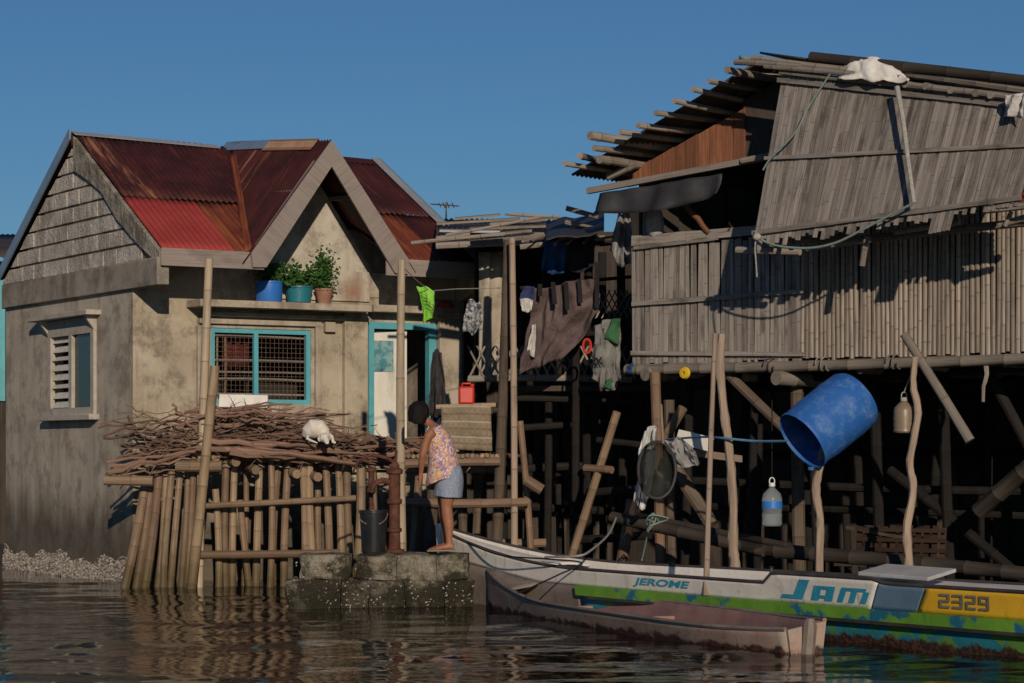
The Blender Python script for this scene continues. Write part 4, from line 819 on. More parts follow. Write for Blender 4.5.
# laundry
CLH = 'laundry hung under the lean-to'
obj('blue_cloth', hang([(545, 240), (556, 239), (567, 241)], [(541, 270), (552, 275), (564, 273)], 26.95, 12, 10, .03, 2.2, 3), 'cloth_blue', None, 'bright blue cloth hanging under the lean-to roof', 'clothing', CLH, solid=.006)
obj('plum_cloth', hang([(567, 240), (580, 237), (595, 236)], [(565, 271), (580, 273), (594, 265)], 27.0, 12, 10, .03, 2.2, 6), 'cloth_plum', None, 'dark plum cloth hanging right of the blue cloth', 'clothing', CLH, solid=.006)
bl = obj('mauve_blanket', hang([(533, 290), (553, 285), (575, 282), (597, 278)], [(519, 377), (530, 368), (545, 366), (563, 358), (582, 337), (599, 308)], 26.75, 34, 26, .07, 1.3, 2, .012, .1), 'cloth_mauve_shaded', None, 'large mauve blanket slung over the line between the houses', 'blanket', CLH, solid=.012)
for (x, y, l) in ((540, 284, 12), (553, 282, 22), (566, 282, 28), (579, 279, 24), (597, 262, 46)):
    m = MB(); a = P(x, y, 26.62); b = P(x+random.uniform(-1, 2), y+l, 26.58); m.board(a, b, (.024, 0, 0), (0, .004, 0), 3); obj('strap', m, 'strap_black', bl)
obj('white_towel', hang([(532, 325), (536, 324)], [(527, 354), (535, 358)], 26.68, 6, 10, .02, 1.2, 5), 'cloth_white', None, 'pale rag hanging at the left edge of the mauve blanket', 'cloth', CLH, solid=.01)
obj('blue_rag', hang([(522, 288), (528, 286), (535, 287)], [(520, 300), (526, 302), (534, 300)], 26.6, 8, 8, .02, 2, 5), 'cloth_navy', None, 'navy rag hung just left of the mauve blanket', 'cloth', CLH, solid=.008)
obj('white_rag', hang([(520, 299), (527, 298), (533, 300)], [(522, 311), (528, 313), (531, 310)], 26.57, 8, 8, .03, 2, 9), 'cloth_white', None, 'small white rag below the navy rag', 'cloth', CLH, solid=.008)
obj('grey_drape', hang([(619, 214), (624, 212), (630, 213)], [(610, 252), (622, 268), (634, 262)], 26.4, 14, 14, .06, 2.4, 8, .02), 'cloth_grey', None, 'grey cloth draped at the corner of the stilt house', 'cloth', CLH, solid=.008)
sk = obj('white_sack', hang([(596, 326), (606, 321), (618, 318)], [(592, 378), (607, 392), (618, 388)], 26.5, 16, 18, .02, .5, 3, .01, .07), 'sack_white_shaded', None, 'white woven sack with printed letters hanging under the lean-to', 'sack', CLH, solid=.05)
obj('sack_patch', hang([(612, 319), (620, 318)], [(604, 338), (619, 345)], 26.43, 8, 8, .02, .5, 3), 'cloth_darkgreen', sk, solid=.004); 
obj('sack_patch', hang([(606, 380), (611, 378)], [(604, 388), (612, 389)], 26.43, 4, 4, .01, .5, 3), 'cloth_darkgreen', sk, solid=.004)
obj('red_ring', MB().tube([P(587+4*math.cos(t), 346+7*math.sin(t), 26.4) for t in np.linspace(0, 6.28, 14)], .014, 6), 'plastic_red', None, 'red plastic ring hanging at the edge of the white sack', 'ring')
def text_on(s, fn, size, name, mat, parent, shear=0, bold=.0, thick=.003):
    """flat built-in lettering; fn(x, y) -> point and the outward normal"""
    cu = bpy.data.curves.new('t', 'FONT'); cu.body = s; cu.size = 1; cu.offset = bold; cu.shear = shear
    to = bpy.data.objects.new('t', cu); COL.objects.link(to); dg = bpy.context.evaluated_depsgraph_get(); mm = bpy.data.meshes.new_from_object(to.evaluated_get(dg))
    bm = bmesh.new(); bm.from_mesh(mm); bmesh.ops.remove_doubles(bm, verts=bm.verts, dist=.0005); m = MB()
    xs_ = [v.co.x for v in bm.verts]; ys_ = [v.co.y for v in bm.verts]; x0, x1, y0, y1 = min(xs_), max(xs_), min(ys_), max(ys_); n_ = len(bm.verts)
    bm.verts.index_update()
    for v in bm.verts: p, nn = fn((v.co.x-x0)/(x1-x0), (v.co.y-y0)/(y1-y0)); m.v(p+nn*thick)
    for f in bm.faces: m.F.append(tuple(v.index for v in f.verts))
    bm.free(); bpy.data.objects.remove(to); bpy.data.meshes.remove(mm)
    return obj(name, m, mat, parent, smooth=0)
text_on('IX', lambda x, y: (P(593+10*x, 366-8*y-1.5*x, 26.36), Vector((0, -1, 0))), 1, 'lettering', 'strap_black', sk, 0, .03)

# ================================================================ STILT HOUSE
sth = thing('stilt_house', 'weathered bamboo house on stilts with a slatted wall and hanging bamboo flap', 'house', Q(2.3, -1, 0))
def qb(name, mat, a, b, r, r1=None, seg=8, gap=.3, parent=None, bend=.006):
    m = MB(); m.bamboo(a, b, r, r1, seg, gap, bend); return obj(name, m, mat, parent or sth)
TX = 5.6                                        # the wall runs a little past the frame
qb('floor_beam', 'bamboo_grey', Q(-.05, .03, 2.40), Q(TX, .03, 2.40), .058, .052, 12, .42)
# left wall panel: split bamboo slats with battens
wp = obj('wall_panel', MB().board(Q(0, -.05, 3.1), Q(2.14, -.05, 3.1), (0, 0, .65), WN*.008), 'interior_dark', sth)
t = .01
while t < 2.12:
    w = random.uniform(.034, .068); m = MB(); z0 = 2.45+random.uniform(-.05, .02); z1 = 3.72+random.uniform(-.02, .02); tt = random.uniform(-.02, .02)
    m.board(Q(t+w/2, .012*random.random(), z0), Q(t+w/2+tt, .012*random.random(), z1), WT*(w/2-.003), WN*.006, 6, .07); obj('slat', m, 'slat_grey', wp); t += w
for (x0, y0, x1, y1, w) in [(632, 304, 804, 291, .025), (631, 353, 804, 354, .022), (632, 241, 770, 229, .05), (634, 248, 718, 238, .02)]:
    m = MB(); a, b = W(x0, y0, .045), W(x1, y1, .045); m.board(a, b, (0, 0, w), WN*.012, 8, .1); obj('batten', m, 'slat_grey', wp)
# right wall panel: whole canes
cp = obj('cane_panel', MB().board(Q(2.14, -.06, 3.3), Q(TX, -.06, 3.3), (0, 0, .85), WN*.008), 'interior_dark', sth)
t = 2.15
while t < TX:
    r = random.uniform(.021, .029); m = MB(); m.bamboo(Q(t+r, .0, 2.45+random.uniform(-.015, .02)), Q(t+r+random.uniform(-.02, .02), .0, 4.2), r, r*.92, 7, .36, .003); obj('cane', m, 'cane_tan', cp); t += 2*r+.004
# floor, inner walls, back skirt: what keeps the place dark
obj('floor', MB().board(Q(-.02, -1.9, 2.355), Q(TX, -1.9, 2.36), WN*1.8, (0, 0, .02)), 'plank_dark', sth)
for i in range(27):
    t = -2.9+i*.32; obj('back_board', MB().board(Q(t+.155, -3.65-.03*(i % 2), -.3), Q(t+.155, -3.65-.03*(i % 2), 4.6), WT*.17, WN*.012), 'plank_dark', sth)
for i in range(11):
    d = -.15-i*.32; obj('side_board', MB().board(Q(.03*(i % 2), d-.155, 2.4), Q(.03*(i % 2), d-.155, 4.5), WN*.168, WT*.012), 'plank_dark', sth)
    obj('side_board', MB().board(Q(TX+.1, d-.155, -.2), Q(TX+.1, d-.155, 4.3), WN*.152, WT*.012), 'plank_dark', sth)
# joists with visible ends, cross beams
for (px, py, r, d) in [(645, 374, .075, .1), (690, 373, .06, -.2), (776, 378, .075, .12), (860, 369, .05, -.05), (745, 377, .05, -.2), (930, 366, .05, -.1), (1005, 362, .05, -.05)]:
    a = W(px, py, d); qb('joist', 'bamboo_grey', a, a-WN*3.2+WT*.5, r, seg=12)
for (d, z) in [(-.35, 2.28), (-1.2, 2.25), (-2.3, 2.25), (-1.1, 1.2), (-1.5, .9), (-1.9, 1.7), (-2.6, 1.5)]: qb('cross_beam', 'stilt_shaded', Q(-.1, d, z), Q(TX, d, z+random.uniform(-.1, .1)), .045)
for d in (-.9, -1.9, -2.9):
    for t in (.15, .95, 1.7, 2.6, 3.4, 4.2, 5.0): qb('stilt', 'stilt_shaded', Q(t+random.uniform(-.15, .15), d, -.4), Q(t+random.uniform(-.15, .15), d, 2.34), random.uniform(.04, .06))
for (x0, y0, x1, y1, r, d, mt) in [(617, 412, 572, 556, 4.2, .3, 'bamboo_tan'), (655, 372, 660, 570, 5.2, .1, 'bamboo_tan'), (669, 400, 672, 570, 5.5, -.1, 'stilt_wood'), (676, 470, 712, 525, 7, -.2, 'stilt_wood'), (683, 408, 664, 440, 5, .0, 'bamboo_tan'), (632, 500, 620, 570, 6, .2, 'bamboo_tan'), (726, 372, 792, 436, 5, -.1, 'stilt_wood'), (797, 376, 800, 560, 6.5, -.35, 'stilt_wood'), (755, 390, 753, 560, 4, -.5, 'stilt_shaded'), (1030, 466, 978, 512, 8, -.3, 'bamboo_dark'), (985, 366, 1030, 450, 5, -.6, 'stilt_shaded'), (890, 470, 1000, 560, 5, -.9, 'stilt_shaded'), (598, 440, 648, 446, 3.5, .15, 'stilt_shaded'), (588, 493, 652, 489, 4.5, .1, 'stilt_shaded'), (578, 540, 650, 535, 4.5, .1, 'stilt_shaded'), (585, 468, 612, 470, 4, .32, 'bamboo_tan')]:
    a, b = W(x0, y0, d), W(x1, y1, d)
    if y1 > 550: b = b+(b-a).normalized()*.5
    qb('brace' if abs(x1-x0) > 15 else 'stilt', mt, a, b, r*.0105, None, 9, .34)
# roof: purlins, left slope, brown boards, right slope
ZP = lambda t: 4.62+.395*t
zz = lambda x, y: (560+x/2.846, 40+y/2.846)
for (x0, y0, x1, y1, r, d) in [(12, 352, 155, 374, 3.2, .95), (57, 330, 112, 342, 4, .85), (112, 340, 228, 357, 5.2, .75), (97, 308, 240, 325, 3.8, .85), (85, 272, 275, 302, 5.5, .95), (172, 262, 318, 282, 3.6, .8), (222, 243, 365, 257, 3.6, .8), (272, 208, 415, 228, 3.4, .8), (325, 173, 463, 202, 3.4, .8), (378, 140, 515, 172, 3.4, .8), (423, 117, 552, 138, 3.2, .8), (475, 85, 615, 110, 4.2, .85), (512, 92, 612, 108, 5.5, .5)]:
    a, b = W(*zz(x0, y0), d), W(*zz(x1, y1), 0); b2 = a+(b-a)*1.0; e = b2-WN*3.4; e.z = b2.z
    qb('purlin', 'cane_tan', a, b2+(b2-a).normalized()*.6, r*.0088, None, 9, .34)
qb('rafter', 'bamboo_grey', W(*zz(135, 390), .3), W(*zz(215, 355), .2), .04)
m = MB(); m.grid(lambda u, v: Q(-.42+2.42*v, .52-4.3*u, 4.63+.40*(-.42+2.42*v)+.02+.012*math.cos((.52-4.3*u)*2*math.pi/.076)), 420, 4); obj('roof_sheet', m, 'roof_old', sth, solid=.006, recalc=False)
m = MB(); m.grid(lambda u, v: Q(2.16+3.6*v, .75-4.5*u, 5.50-.22*3.6*v-.02), 40, 6); obj('roof_sheet', m, 'roof_old', sth, solid=.02, recalc=False)
bx = [628+i*11.8 for i in range(11)]
for i in range(10):
    x0, x1 = bx[i], bx[i+1]; y = lambda x: 164-(x-641)*.55; yb = lambda x: 182-(x-640)*.205
    m = MB(); m.prism([W(x0+.4, y(x0)+2, .0), W(x1-.4, y(x1)+2, .0), W(x1-.4, yb(x1)+3, .0), W(x0+.4, yb(x0)+3, .0)], WN*(.012+.01*(i % 2)), random.random()); m.L = [(0, p[2], m.L[0][2], (Vector(p)-Q(0, 0, 0)).dot(WT)) for p in m.V]; obj('gable_board', m, 'plank_brown', sth, smooth=0)
m = MB(); m.prism([W(744, 100, -.02), W(786, 78, -.02), W(786, 157, -.02), W(744, 163, -.02)], WN*.01, .3); obj('gable_board', m, 'plank_dark', sth, smooth=0)
m = MB(); m.board(W(588, 191, .32), W(768, 157, .32), (0, 0, .03), WN*.03, 4, .05); obj('lintel', m, 'fascia', sth)
qb('lintel_pole', 'bamboo_grey', W(742, 161, .36), W(782, 154, .36), .035)
obj('corner_post', MB().board(W(648, 250, -.03), W(648, 190, -.03), WT*.05, WN*.03), 'fascia', sth)
m = MB(); m.grid(lambda u, v: (lambda tp, bt: tp.lerp(bt, v)+WN*((.02+.05*v)*math.sin(u*11+v*2)+.02*math.sin(u*27)))(W(600+122*u, 193.5-20*u, .37), W(599+120*u, 214-5.5*u-28*max(0, u-.55)*1.2, .42)), 24, 6); obj('black_tarp', m, 'tarp_black', None, 'strip of black tarpaulin hanging under the brown gable boards', 'tarp', solid=.006)
m = MB(); m.stick(W(681, 200, .1), W(709, 233, .06), .032, .028, 8, 5, .008); obj('prop_stick', m, 'plank_brown', None, 'reddish stick propped across the dark upper opening', 'stick')
m = MB(); c = W(655, 238, .02); m.loft([(c, .03, .03), (c+UP*.05, .085, .07), (c+UP*.16, .1, .08), (c+UP*.27, .08, .07), (c+UP*.33, .03, .03)], 14); obj('bundle', m, 'rope_pale', None, 'pale wrapped bundle sitting on the wall top beside the tarp', 'bundle')
# hanging flap
FT = [(783, 72), (1052, 106)]; FB = [(755, 240), (1020, 201)]
def flap(u, v, dd=0): 
    a = W(FT[0][0]+(FT[1][0]-FT[0][0])*u, FT[0][1]+(FT[1][1]-FT[0][1])*u, .8+dd); b = W(FB[0][0]+(FB[1][0]-FB[0][0])*u, FB[0][1]+(FB[1][1]-FB[0][1])*u, 1.12+dd); return a.lerp(b, v)
m = MB(); m.grid(lambda u, v: flap(.005+.99*u, .01+.96*v, -.03), 8, 4); fp = obj('flap_panel', m, 'interior_dark', sth, solid=.01)
n_ = 62
for i in range(n_):
    u0, u1 = i/n_, (i+1)/n_;  e = random.uniform(-.06, .09); uc = (u0+u1)/2; sk_ = .012*math.sin(uc*6); dz = random.random()*.012
    ext = .17 if .68 < uc < .755 else .02+e*.55
    p0, p1 = flap(uc+sk_, -.005+random.uniform(-.01, .005), dz), flap(uc-.004, 1+ext, dz); hw = (flap(u1, .5)-flap(u0, .5))*.46
    m = MB(); m.board(p0, p1, hw, WN*.007, 8, .05); obj('slat', m, 'slat_flap', fp)
for v0, v1, w, dd in ((.515, .405, .018, .045), (.955, .965, .022, .045), (.05, .04, .022, .045)):
    m = MB(); m.board(flap(-.015, v0, dd), flap(1.0, v1, dd), (0, 0, w), WN*.014, 10, .12); obj('batten', m, 'slat_grey', fp)
for (x0, y0, x1, y1, d, r) in [(737, 250, 800, 252, .95, .035), (800, 250, 870, 240, .8, .03), (862, 266, 867, 236, .85, .03), (895, 232, 960, 222, .8, .03), (985, 210, 1040, 204, 1.1, .035), (1000, 225, 1040, 214, .9, .035), (1005, 226, 1012, 210, .95, .022), (760, 244, 860, 236, .7, .035), (860, 240, 1030, 222, .6, .04)]:
    qb('flap_pole', 'bamboo_grey', W(x0, y0, d), W(x1, y1, d), r)
m = MB(); m.grid(lambda u, v: W(1016+30*u, 170+34*v, .95+.012*math.cos(v*34)), 4, 60); obj('side_sheet', m, 'roof_rust_orange', sth, solid=.005, recalc=False)
# roof edge: big dark bamboo, poles, rags
qb('ridge_bamboo', 'bamboo_dark', W(811, 57, .8), W(1040, 82, .8), .052, .046, 12, .5, None, .002)
for (x0, y0, x1, y1, d, r, mt) in [(752, 58, 850, 70, .85, .03, 'bamboo_grey'), (765, 66, 900, 78, .9, .03, 'slat_grey'), (900, 72, 1040, 92, .75, .045, 'bamboo_grey'), (840, 78, 1040, 100, .88, .03, 'slat_grey'), (780, 72, 960, 92, .86, .025, 'bamboo_grey'), (735, 62, 800, 66, .9, .03, 'bamboo_grey')]:
    qb('roof_pole', mt, W(x0, y0, d), W(x1, y1, d), r)
for (px, py) in ((905, 84), (925, 86), (950, 90), (975, 93), (990, 95), (880, 82)):
    a = W(px, py, .92); qb('rafter_end', 'bamboo_grey', a, a-WN*.8, .035, None, 9)
m = MB()
def tarpf(u, v):
    x = 838+70*u; h = 27*math.sin(math.pi*min(1, max(0, u)))**.55*(1-.35*u); p = W(x, 79+.03*(x-838)-h*math.sin(v*math.pi/2)*.98, .98-.2*v)
    return p+noise.noise_vector(Vector((u*5, v*3, 2)))*.04+noise.noise_vector(Vector((u*14, v*7, 4)))*.013
m.grid(tarpf, 40, 18); obj('white_tarp', m, 'foam_white', None, 'crumpled white tarpaulin bundled on the edge of the stilt house roof', 'tarp', solid=.01)
def hangW(top, bot, d, nu, nv, amp, folds, seed):
    m = MB()
    def fn(u, v):
        a = (top[0][0]+(top[1][0]-top[0][0])*u, top[0][1]+(top[1][1]-top[0][1])*u); b = (bot[0][0]+(bot[1][0]-bot[0][0])*u, bot[0][1]+(bot[1][1]-bot[0][1])*u)
        return W(a[0]+(b[0]-a[0])*v, a[1]+(b[1]-a[1])*v, d)+WN*(amp*math.sin(u*folds*6.28+seed+v*2))+noise.noise_vector(Vector((u*4, v*4, seed)))*.02
    return m.grid(fn, nu, nv)
obj('grey_rag', hangW([(1006, 95), (1026, 93)], [(1003, 116), (1024, 119)], 1.0, 10, 10, .03, 1.6, 3), 'cloth_white', None, 'grey white rag hung on the roof edge at the far right', 'cloth', solid=.008)
obj('green_plastic', hangW([(740, 56), (775, 60)], [(738, 64), (770, 62)], .8, 8, 4, .02, 1, 2), 'rope_green', None, 'scrap of green plastic at the peak of the stilt house roof', 'plastic scrap', solid=.006)
m = MB(); m.tube([W(897, 87, 1.0), W(903, 120, 1.08), W(908, 160, 1.15), W(914, 203, 1.25)], [.026, .024, .022, .02], 8); obj('grey_pole', m, 'rope_pale', None, 'pale grey pole hanging down the middle of the bamboo flap', 'pole')
def smooth_path(pts, n=8):
    out = []; k = len(pts)
    for i in range(k-1):
        p0, p1, p2, p3 = pts[max(i-1, 0)], pts[i], pts[i+1], pts[min(i+2, k-1)]
        for j in range(n):
            t = j/n; out.append(.5*((2*p1)+(p2-p0)*t+(2*p0-5*p1+4*p2-p3)*t*t+(3*p1-p0-3*p2+p3)*t**3))
    return out+[pts[-1]]
m = MB(); m.tube(smooth_path([W(914, 203, 1.27), W(890, 215, 1.27), W(860, 231, 1.27), W(835, 243, 1.26), W(810, 248, 1.25), W(785, 247, 1.24), W(768, 243, 1.22), W(757, 236, 1.2), W(756, 230, 1.2)]), .012, 7); obj('green_hose', m, 'rope_green', None, 'green hose looping along the lower edge of the bamboo flap', 'hose')
m = MB(); m.tube(smooth_path([W(830, 74, .98), W(808, 108, 1.0), W(795, 133, 1.05), W(771, 158, 1.06), W(763, 170, 1.06)]), .009, 6); obj('green_rope', m, 'rope_green', None, 'thin green rope tied across the upper left of the bamboo flap', 'rope')
m = MB(); m.tube(smooth_path([W(757, 236, 1.24), W(755, 247, 1.24), W(756, 262, 1.22), W(757, 277, 1.2)]), .008, 6); m.ball(W(757, 237, 1.25), .045, .045, .04, 8, 6); obj('white_tie', m, 'rope_pale', None, 'white rope end dangling from the lower left corner of the flap', 'rope')
for (px, mt, l) in ((762, 'cloth_mauve_shaded', 8), (814, 'bamboo_grey', 9), (885, 'bamboo_grey', 7)):
    m = MB(); c = W(px, 363, .12); c.z = 2.40; m.tube([c+WN*(.07*math.cos(t)-.09)+UP*(.072*math.sin(t))+WT*(.01*t) for t in np.linspace(0, 12.5, 22)], .008, 5); obj('lashing', m, mt, sth)
# ================================================================ THINGS UNDER THE STILT HOUSE
# blue drum tilted on a forked stake
GY = 22.9; mc, ec = P(802, 441, GY-.12), P(856, 398, GY+.12); ax = (ec-mc).normalized(); L = .74; rr = .312
m = MB(); m.lathe(mc, [(rr-.02, .02), (rr*.965, .0), (rr*.985, .01), (rr*.985, .035), (rr*.96, .05), (rr, .2), (rr*1.015, .22), (rr, .24), (rr, .5), (rr*1.015, .52), (rr, .54), (rr*.98, L-.06), (rr*.9, L-.01), (rr*.8, L), (rr*.3, L-.01), (0, L-.01)], 40, ax, cap=False)
m.lathe(mc, [(rr-.02, .02), (rr-.03, .3), (rr-.03, L-.05), (0, L-.04)], 40, ax, cap=False)
drum = obj('blue_drum', m, 'drum_blue', None, 'blue plastic drum tilted mouth down under the stilt house', 'drum', recalc=False)
m = MB(); q = mc+ax*.12; x = ax.orthogonal().normalized(); m.lathe(q-Vector((0, 0, rr+.0)), [(.03, 0), (.03, .03), (0, .03)], 10, -UP); obj('bung', m, 'drum_blue', drum)
def stake(pts, r0, r1, d, name, label, mat='stick_bark', group='stakes before the stilt house', down=.5):
    p = [W(x, y, d) for x, y in pts]; p.append(p[-1]+(p[-1]-p[-2]).normalized()*down); p = smooth_path(p, 5); n = len(p); m = MB(); m.tube(p, [(r0+(r1-r0)*i/(n-1)) for i in range(n)], 9, None, None, True, 1, .11); return obj(name, m, mat, None, label, 'stake', group)
def stakeY(pts, r0, r1, Y, name, label, mat='stick_bark', group='stakes before the stilt house', zb=None):
    p = [P(x, y, Y) for x, y in pts]
    if zb is not None: p.append(Vector((p[-1].x, Y, zb)))
    p = smooth_path(p, 5); n = len(p); m = MB(); m.tube(p, [(r0+(r1-r0)*i/(n-1)) for i in range(n)], 9, None, None, True, 1, .11); return obj(name, m, mat, None, label, 'stake', group)
stakeY([(827, 436), (821, 462), (816, 490), (820, 520), (819, 552)], .036, .045, 22.95, 'forked_stake', 'crooked stake holding up the mouth of the blue drum', zb=-.4)
stakeY([(915, 357), (913, 385), (918, 413), (910, 460), (913, 490), (907, 530), (909, 566)], .03, .045, 22.6, 'crooked_stake', 'crooked bark stake right of the hanging brown jug', zb=-.4)
stakeY([(722, 334), (720, 370), (724, 410), (729, 450), (733, 500), (733, 545), (735, 572)], .038, .052, 23.4, 'thick_stake', 'thick rough stake left of the clear water bottle', zb=-.4)
m = MB(); m.bamboo(W(904, 334, .75), W(970, 441, .62), .042, .05, 10, .5, .004); obj('slanting_pole', m, 'bamboo_grey', None, 'slanting bamboo pole leaning out from the cane wall', 'pole')
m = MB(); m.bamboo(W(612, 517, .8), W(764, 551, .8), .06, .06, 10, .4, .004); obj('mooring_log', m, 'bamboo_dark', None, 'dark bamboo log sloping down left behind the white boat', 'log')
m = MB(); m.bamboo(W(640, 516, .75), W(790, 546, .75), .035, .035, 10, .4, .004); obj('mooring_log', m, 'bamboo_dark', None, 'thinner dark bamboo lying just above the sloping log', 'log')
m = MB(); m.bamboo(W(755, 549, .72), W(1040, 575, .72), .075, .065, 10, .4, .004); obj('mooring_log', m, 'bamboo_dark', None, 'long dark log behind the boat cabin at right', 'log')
m = MB(); m.tube(smooth_path([P(788, 441, 22.85), P(755, 441, 23.2), P(722, 438, 23.36), P(700, 437, 23.9), P(662, 440, 24.9)]), .012, 6); obj('blue_rope', m, 'rope_blue', None, 'blue rope stretched left from the blue drum', 'rope')
# bottles
def bottle(base, prof, mat, label, capm, name='bottle', lab=None):
    m = MB(); m.lathe(base, prof, 22, cap=False); o = obj(name, m, mat, None, label, 'bottle', 'bottles hung under the stilt house')
    h = prof[-1][1]; m = MB(); m.lathe(base+UP*(h-.02), [(.0, 0), (prof[-1][0]+.007, 0), (prof[-1][0]+.007, .035), (0, .035)], 14); obj('cap', m, capm, o)
    m = MB(); m.tube([base+UP*h+Vector((.025*math.cos(t), 0, .03+.035*math.sin(t))) for t in np.linspace(-.5, 3.64, 10)], .006, 5); obj('handle', m, capm, o)
    if lab: m = MB(); m.lathe(base+UP*lab[0], [(lab[2], 0), (lab[2], lab[1])], 22, cap=False); obj('paper_label', m, 'plastic_blue', o)
    return o
b1 = P(772, 526, 23.2)
bottle(b1, [(0, .01), (.085, 0), (.098, .02), (.094, .06), (.098, .10), (.094, .13), (.098, .16), (.098, .26), (.085, .31), (.035, .36), (.024, .375), (.024, .40)], 'clear_plastic', 'clear water bottle with blue label hanging under the stilt house', 'plastic_white', lab=(.17, .07, .0995))
m = MB(); m.tube([b1+UP*.46, b1+UP*.7, P(772, 400, 23.6)], .006, 5); obj('cord', m, 'strap_black', None, 'black cord holding up the clear water bottle', 'cord')
b2 = P(904, 433, 22.75)
bottle(b2, [(0, .01), (.09, 0), (.103, .015), (.098, .05), (.104, .08), (.098, .11), (.104, .14), (.098, .17), (.1, .2), (.09, .24), (.045, .285), (.028, .295), (.028, .32)], 'jug_tan', 'brown ribbed plastic jug hanging from the crooked stake', 'rope_pale')
m = MB(); m.tube([b2+UP*.38, P(908, 382, 22.7), P(914, 366, 22.62)], .006, 5); obj('cord', m, 'rope_pale', None, 'pale cord holding up the brown jug', 'cord')
# yellow float, net hoop, bags, board
m = MB(); c = W(685, 373, .12); m.lathe(c, [(.02, -.03), (.055, -.025), (.066, 0), (.055, .025), (.02, .03), (.015, 0), (.02, -.03)], 18, WN, False); obj('yellow_float', m, 'plastic_yellow', None, 'round yellow fishing float hung under the slatted wall', 'float')
m = MB(); hc = P(657, 470, 24.2); hoop = [hc+Vector((.19*math.cos(t), .05*math.cos(t), .285*math.sin(t))) for t in np.linspace(0, 2*math.pi, 33)]
m.tube(hoop, .016, 7); net = obj('landing_net', m, 'tarp_black', None, 'oval black landing net hanging on the bamboo stilts', 'net')
m = MB(); m.grid(lambda u, v: hc+Vector((.19*math.cos(u*6.283)*math.sin(v*1.57), .05*math.cos(u*6.28)+.18*math.cos(v*1.57), .285*math.sin(u*6.283)*math.sin(v*1.57)-.04*math.cos(v*1.57))), 28, 8, True); obj('mesh_bag', m, 'net_mesh', net)
m = MB(); m.tube([hc+Vector((.06, .0, .27)), P(661, 405, 24.9)], .014, 6); obj('net_handle', m, 'stick_bark', net)
obj('white_bag', hang([(645, 430), (652, 427), (659, 426)], [(634, 500), (642, 512), (650, 498)], 24.45, 14, 16, .05, 1.5, 4, .02, .09), 'bag_white', None, 'crumpled white plastic bag hanging left of the black net', 'bag', solid=.012)
obj('grey_bag', hang([(664, 440), (678, 438), (692, 446)], [(672, 464), (690, 469), (700, 462)], 24.4, 14, 12, .05, 1.6, 9, .02, .10), 'bag_plastic', None, 'crumpled grey plastic bag hanging right of the black net', 'bag', solid=.01)
m = MB(); a, b = P(677, 436, 24.7), P(712, 445, 24.5); m.board(a, b, (.02, 0, .07), (0, .015, 0), 2, .05); obj('white_board', m, 'paint_white', None, 'short white board fixed behind the grey plastic bag', 'board')
m = MB(); a, b = P(696, 453, 24.9), P(742, 459, 24.4); m.board(a, b, (.0, 0, .035), (0, .025, 0), 2, .05); obj('short_plank', m, 'stick_bark', None, 'short brown plank below the white board', 'plank')
obj('blue_scrap', hang([(628, 366), (634, 362)], [(626, 372), (634, 374)], 25.9, 5, 5, .01, 1, 2), 'cloth_blue', None, 'scrap of blue plastic at the left corner of the floor beam', 'plastic scrap', solid=.01)
# wicker fish crate
wk = thing('wicker_crate', 'dim wicker fish crate resting under the stilt house behind the logs', 'crate', W(900, 562, .1))
for i in range(11):
    px = 858+i*8.4; obj('stave', MB().board(W(px, 560, .15), W(px+2, 526+random.uniform(-1, 2), .12), WT*.028, WN*.006), 'wicker', wk)
for py in (530, 540, 550, 558): obj('weave_band', MB().board(W(856, py-1, .17), W(946, py+1, .17), (0, 0, .02), WN*.006), 'wicker', wk)
for d in (-.25,): 
    for i in range(11): px = 858+i*8.4; obj('stave', MB().board(W(px, 556, d), W(px+2, 528, d), WT*.028, WN*.006), 'wicker', wk)
obj('crate_lid', MB().board(W(858, 527, -.05), W(935, 541, -.05), WN*.22, (0, 0, .015)), 'plank_dark', wk)
obj('crate_rest', MB().board(W(850, 563, 0), W(952, 565, 0), WN*.3, (0, 0, .02)), 'plank_dark', wk)
for (px, y0, y1) in ((986, 366, 402),): m = MB(); m.stick(W(px, y0, .05), W(px-3, y1, .05), .025, .015, 6, 5, .015); obj('dangling_stick', m, 'bamboo_grey', None, 'short stick dangling below the cane wall at right', 'stick')
# tangle of mooring rope
m = MB(); pts = [P(652, 519, 24.2)+Vector((random.gauss(0, .06), random.gauss(0, .03), random.gauss(-.02, .05))) for _ in range(16)]; m.tube(smooth_path(pts+[P(642, 560, 22.6)], 5), .008, 5); obj('rope_tangle', m, 'rope_green', None, 'tangle of green rope on the stilts above the white boat', 'rope')
m = MB(); m.tube(smooth_path([P(616, 518, 25), P(608, 535, 23.9), P(590, 551, 22.6), P(577, 556, 22.3), P(545, 557, 22.7)]), .011, 6); obj('mooring_rope', m, 'rope_pale', None, 'pale mooring rope from the stilts down to the white boat', 'rope')

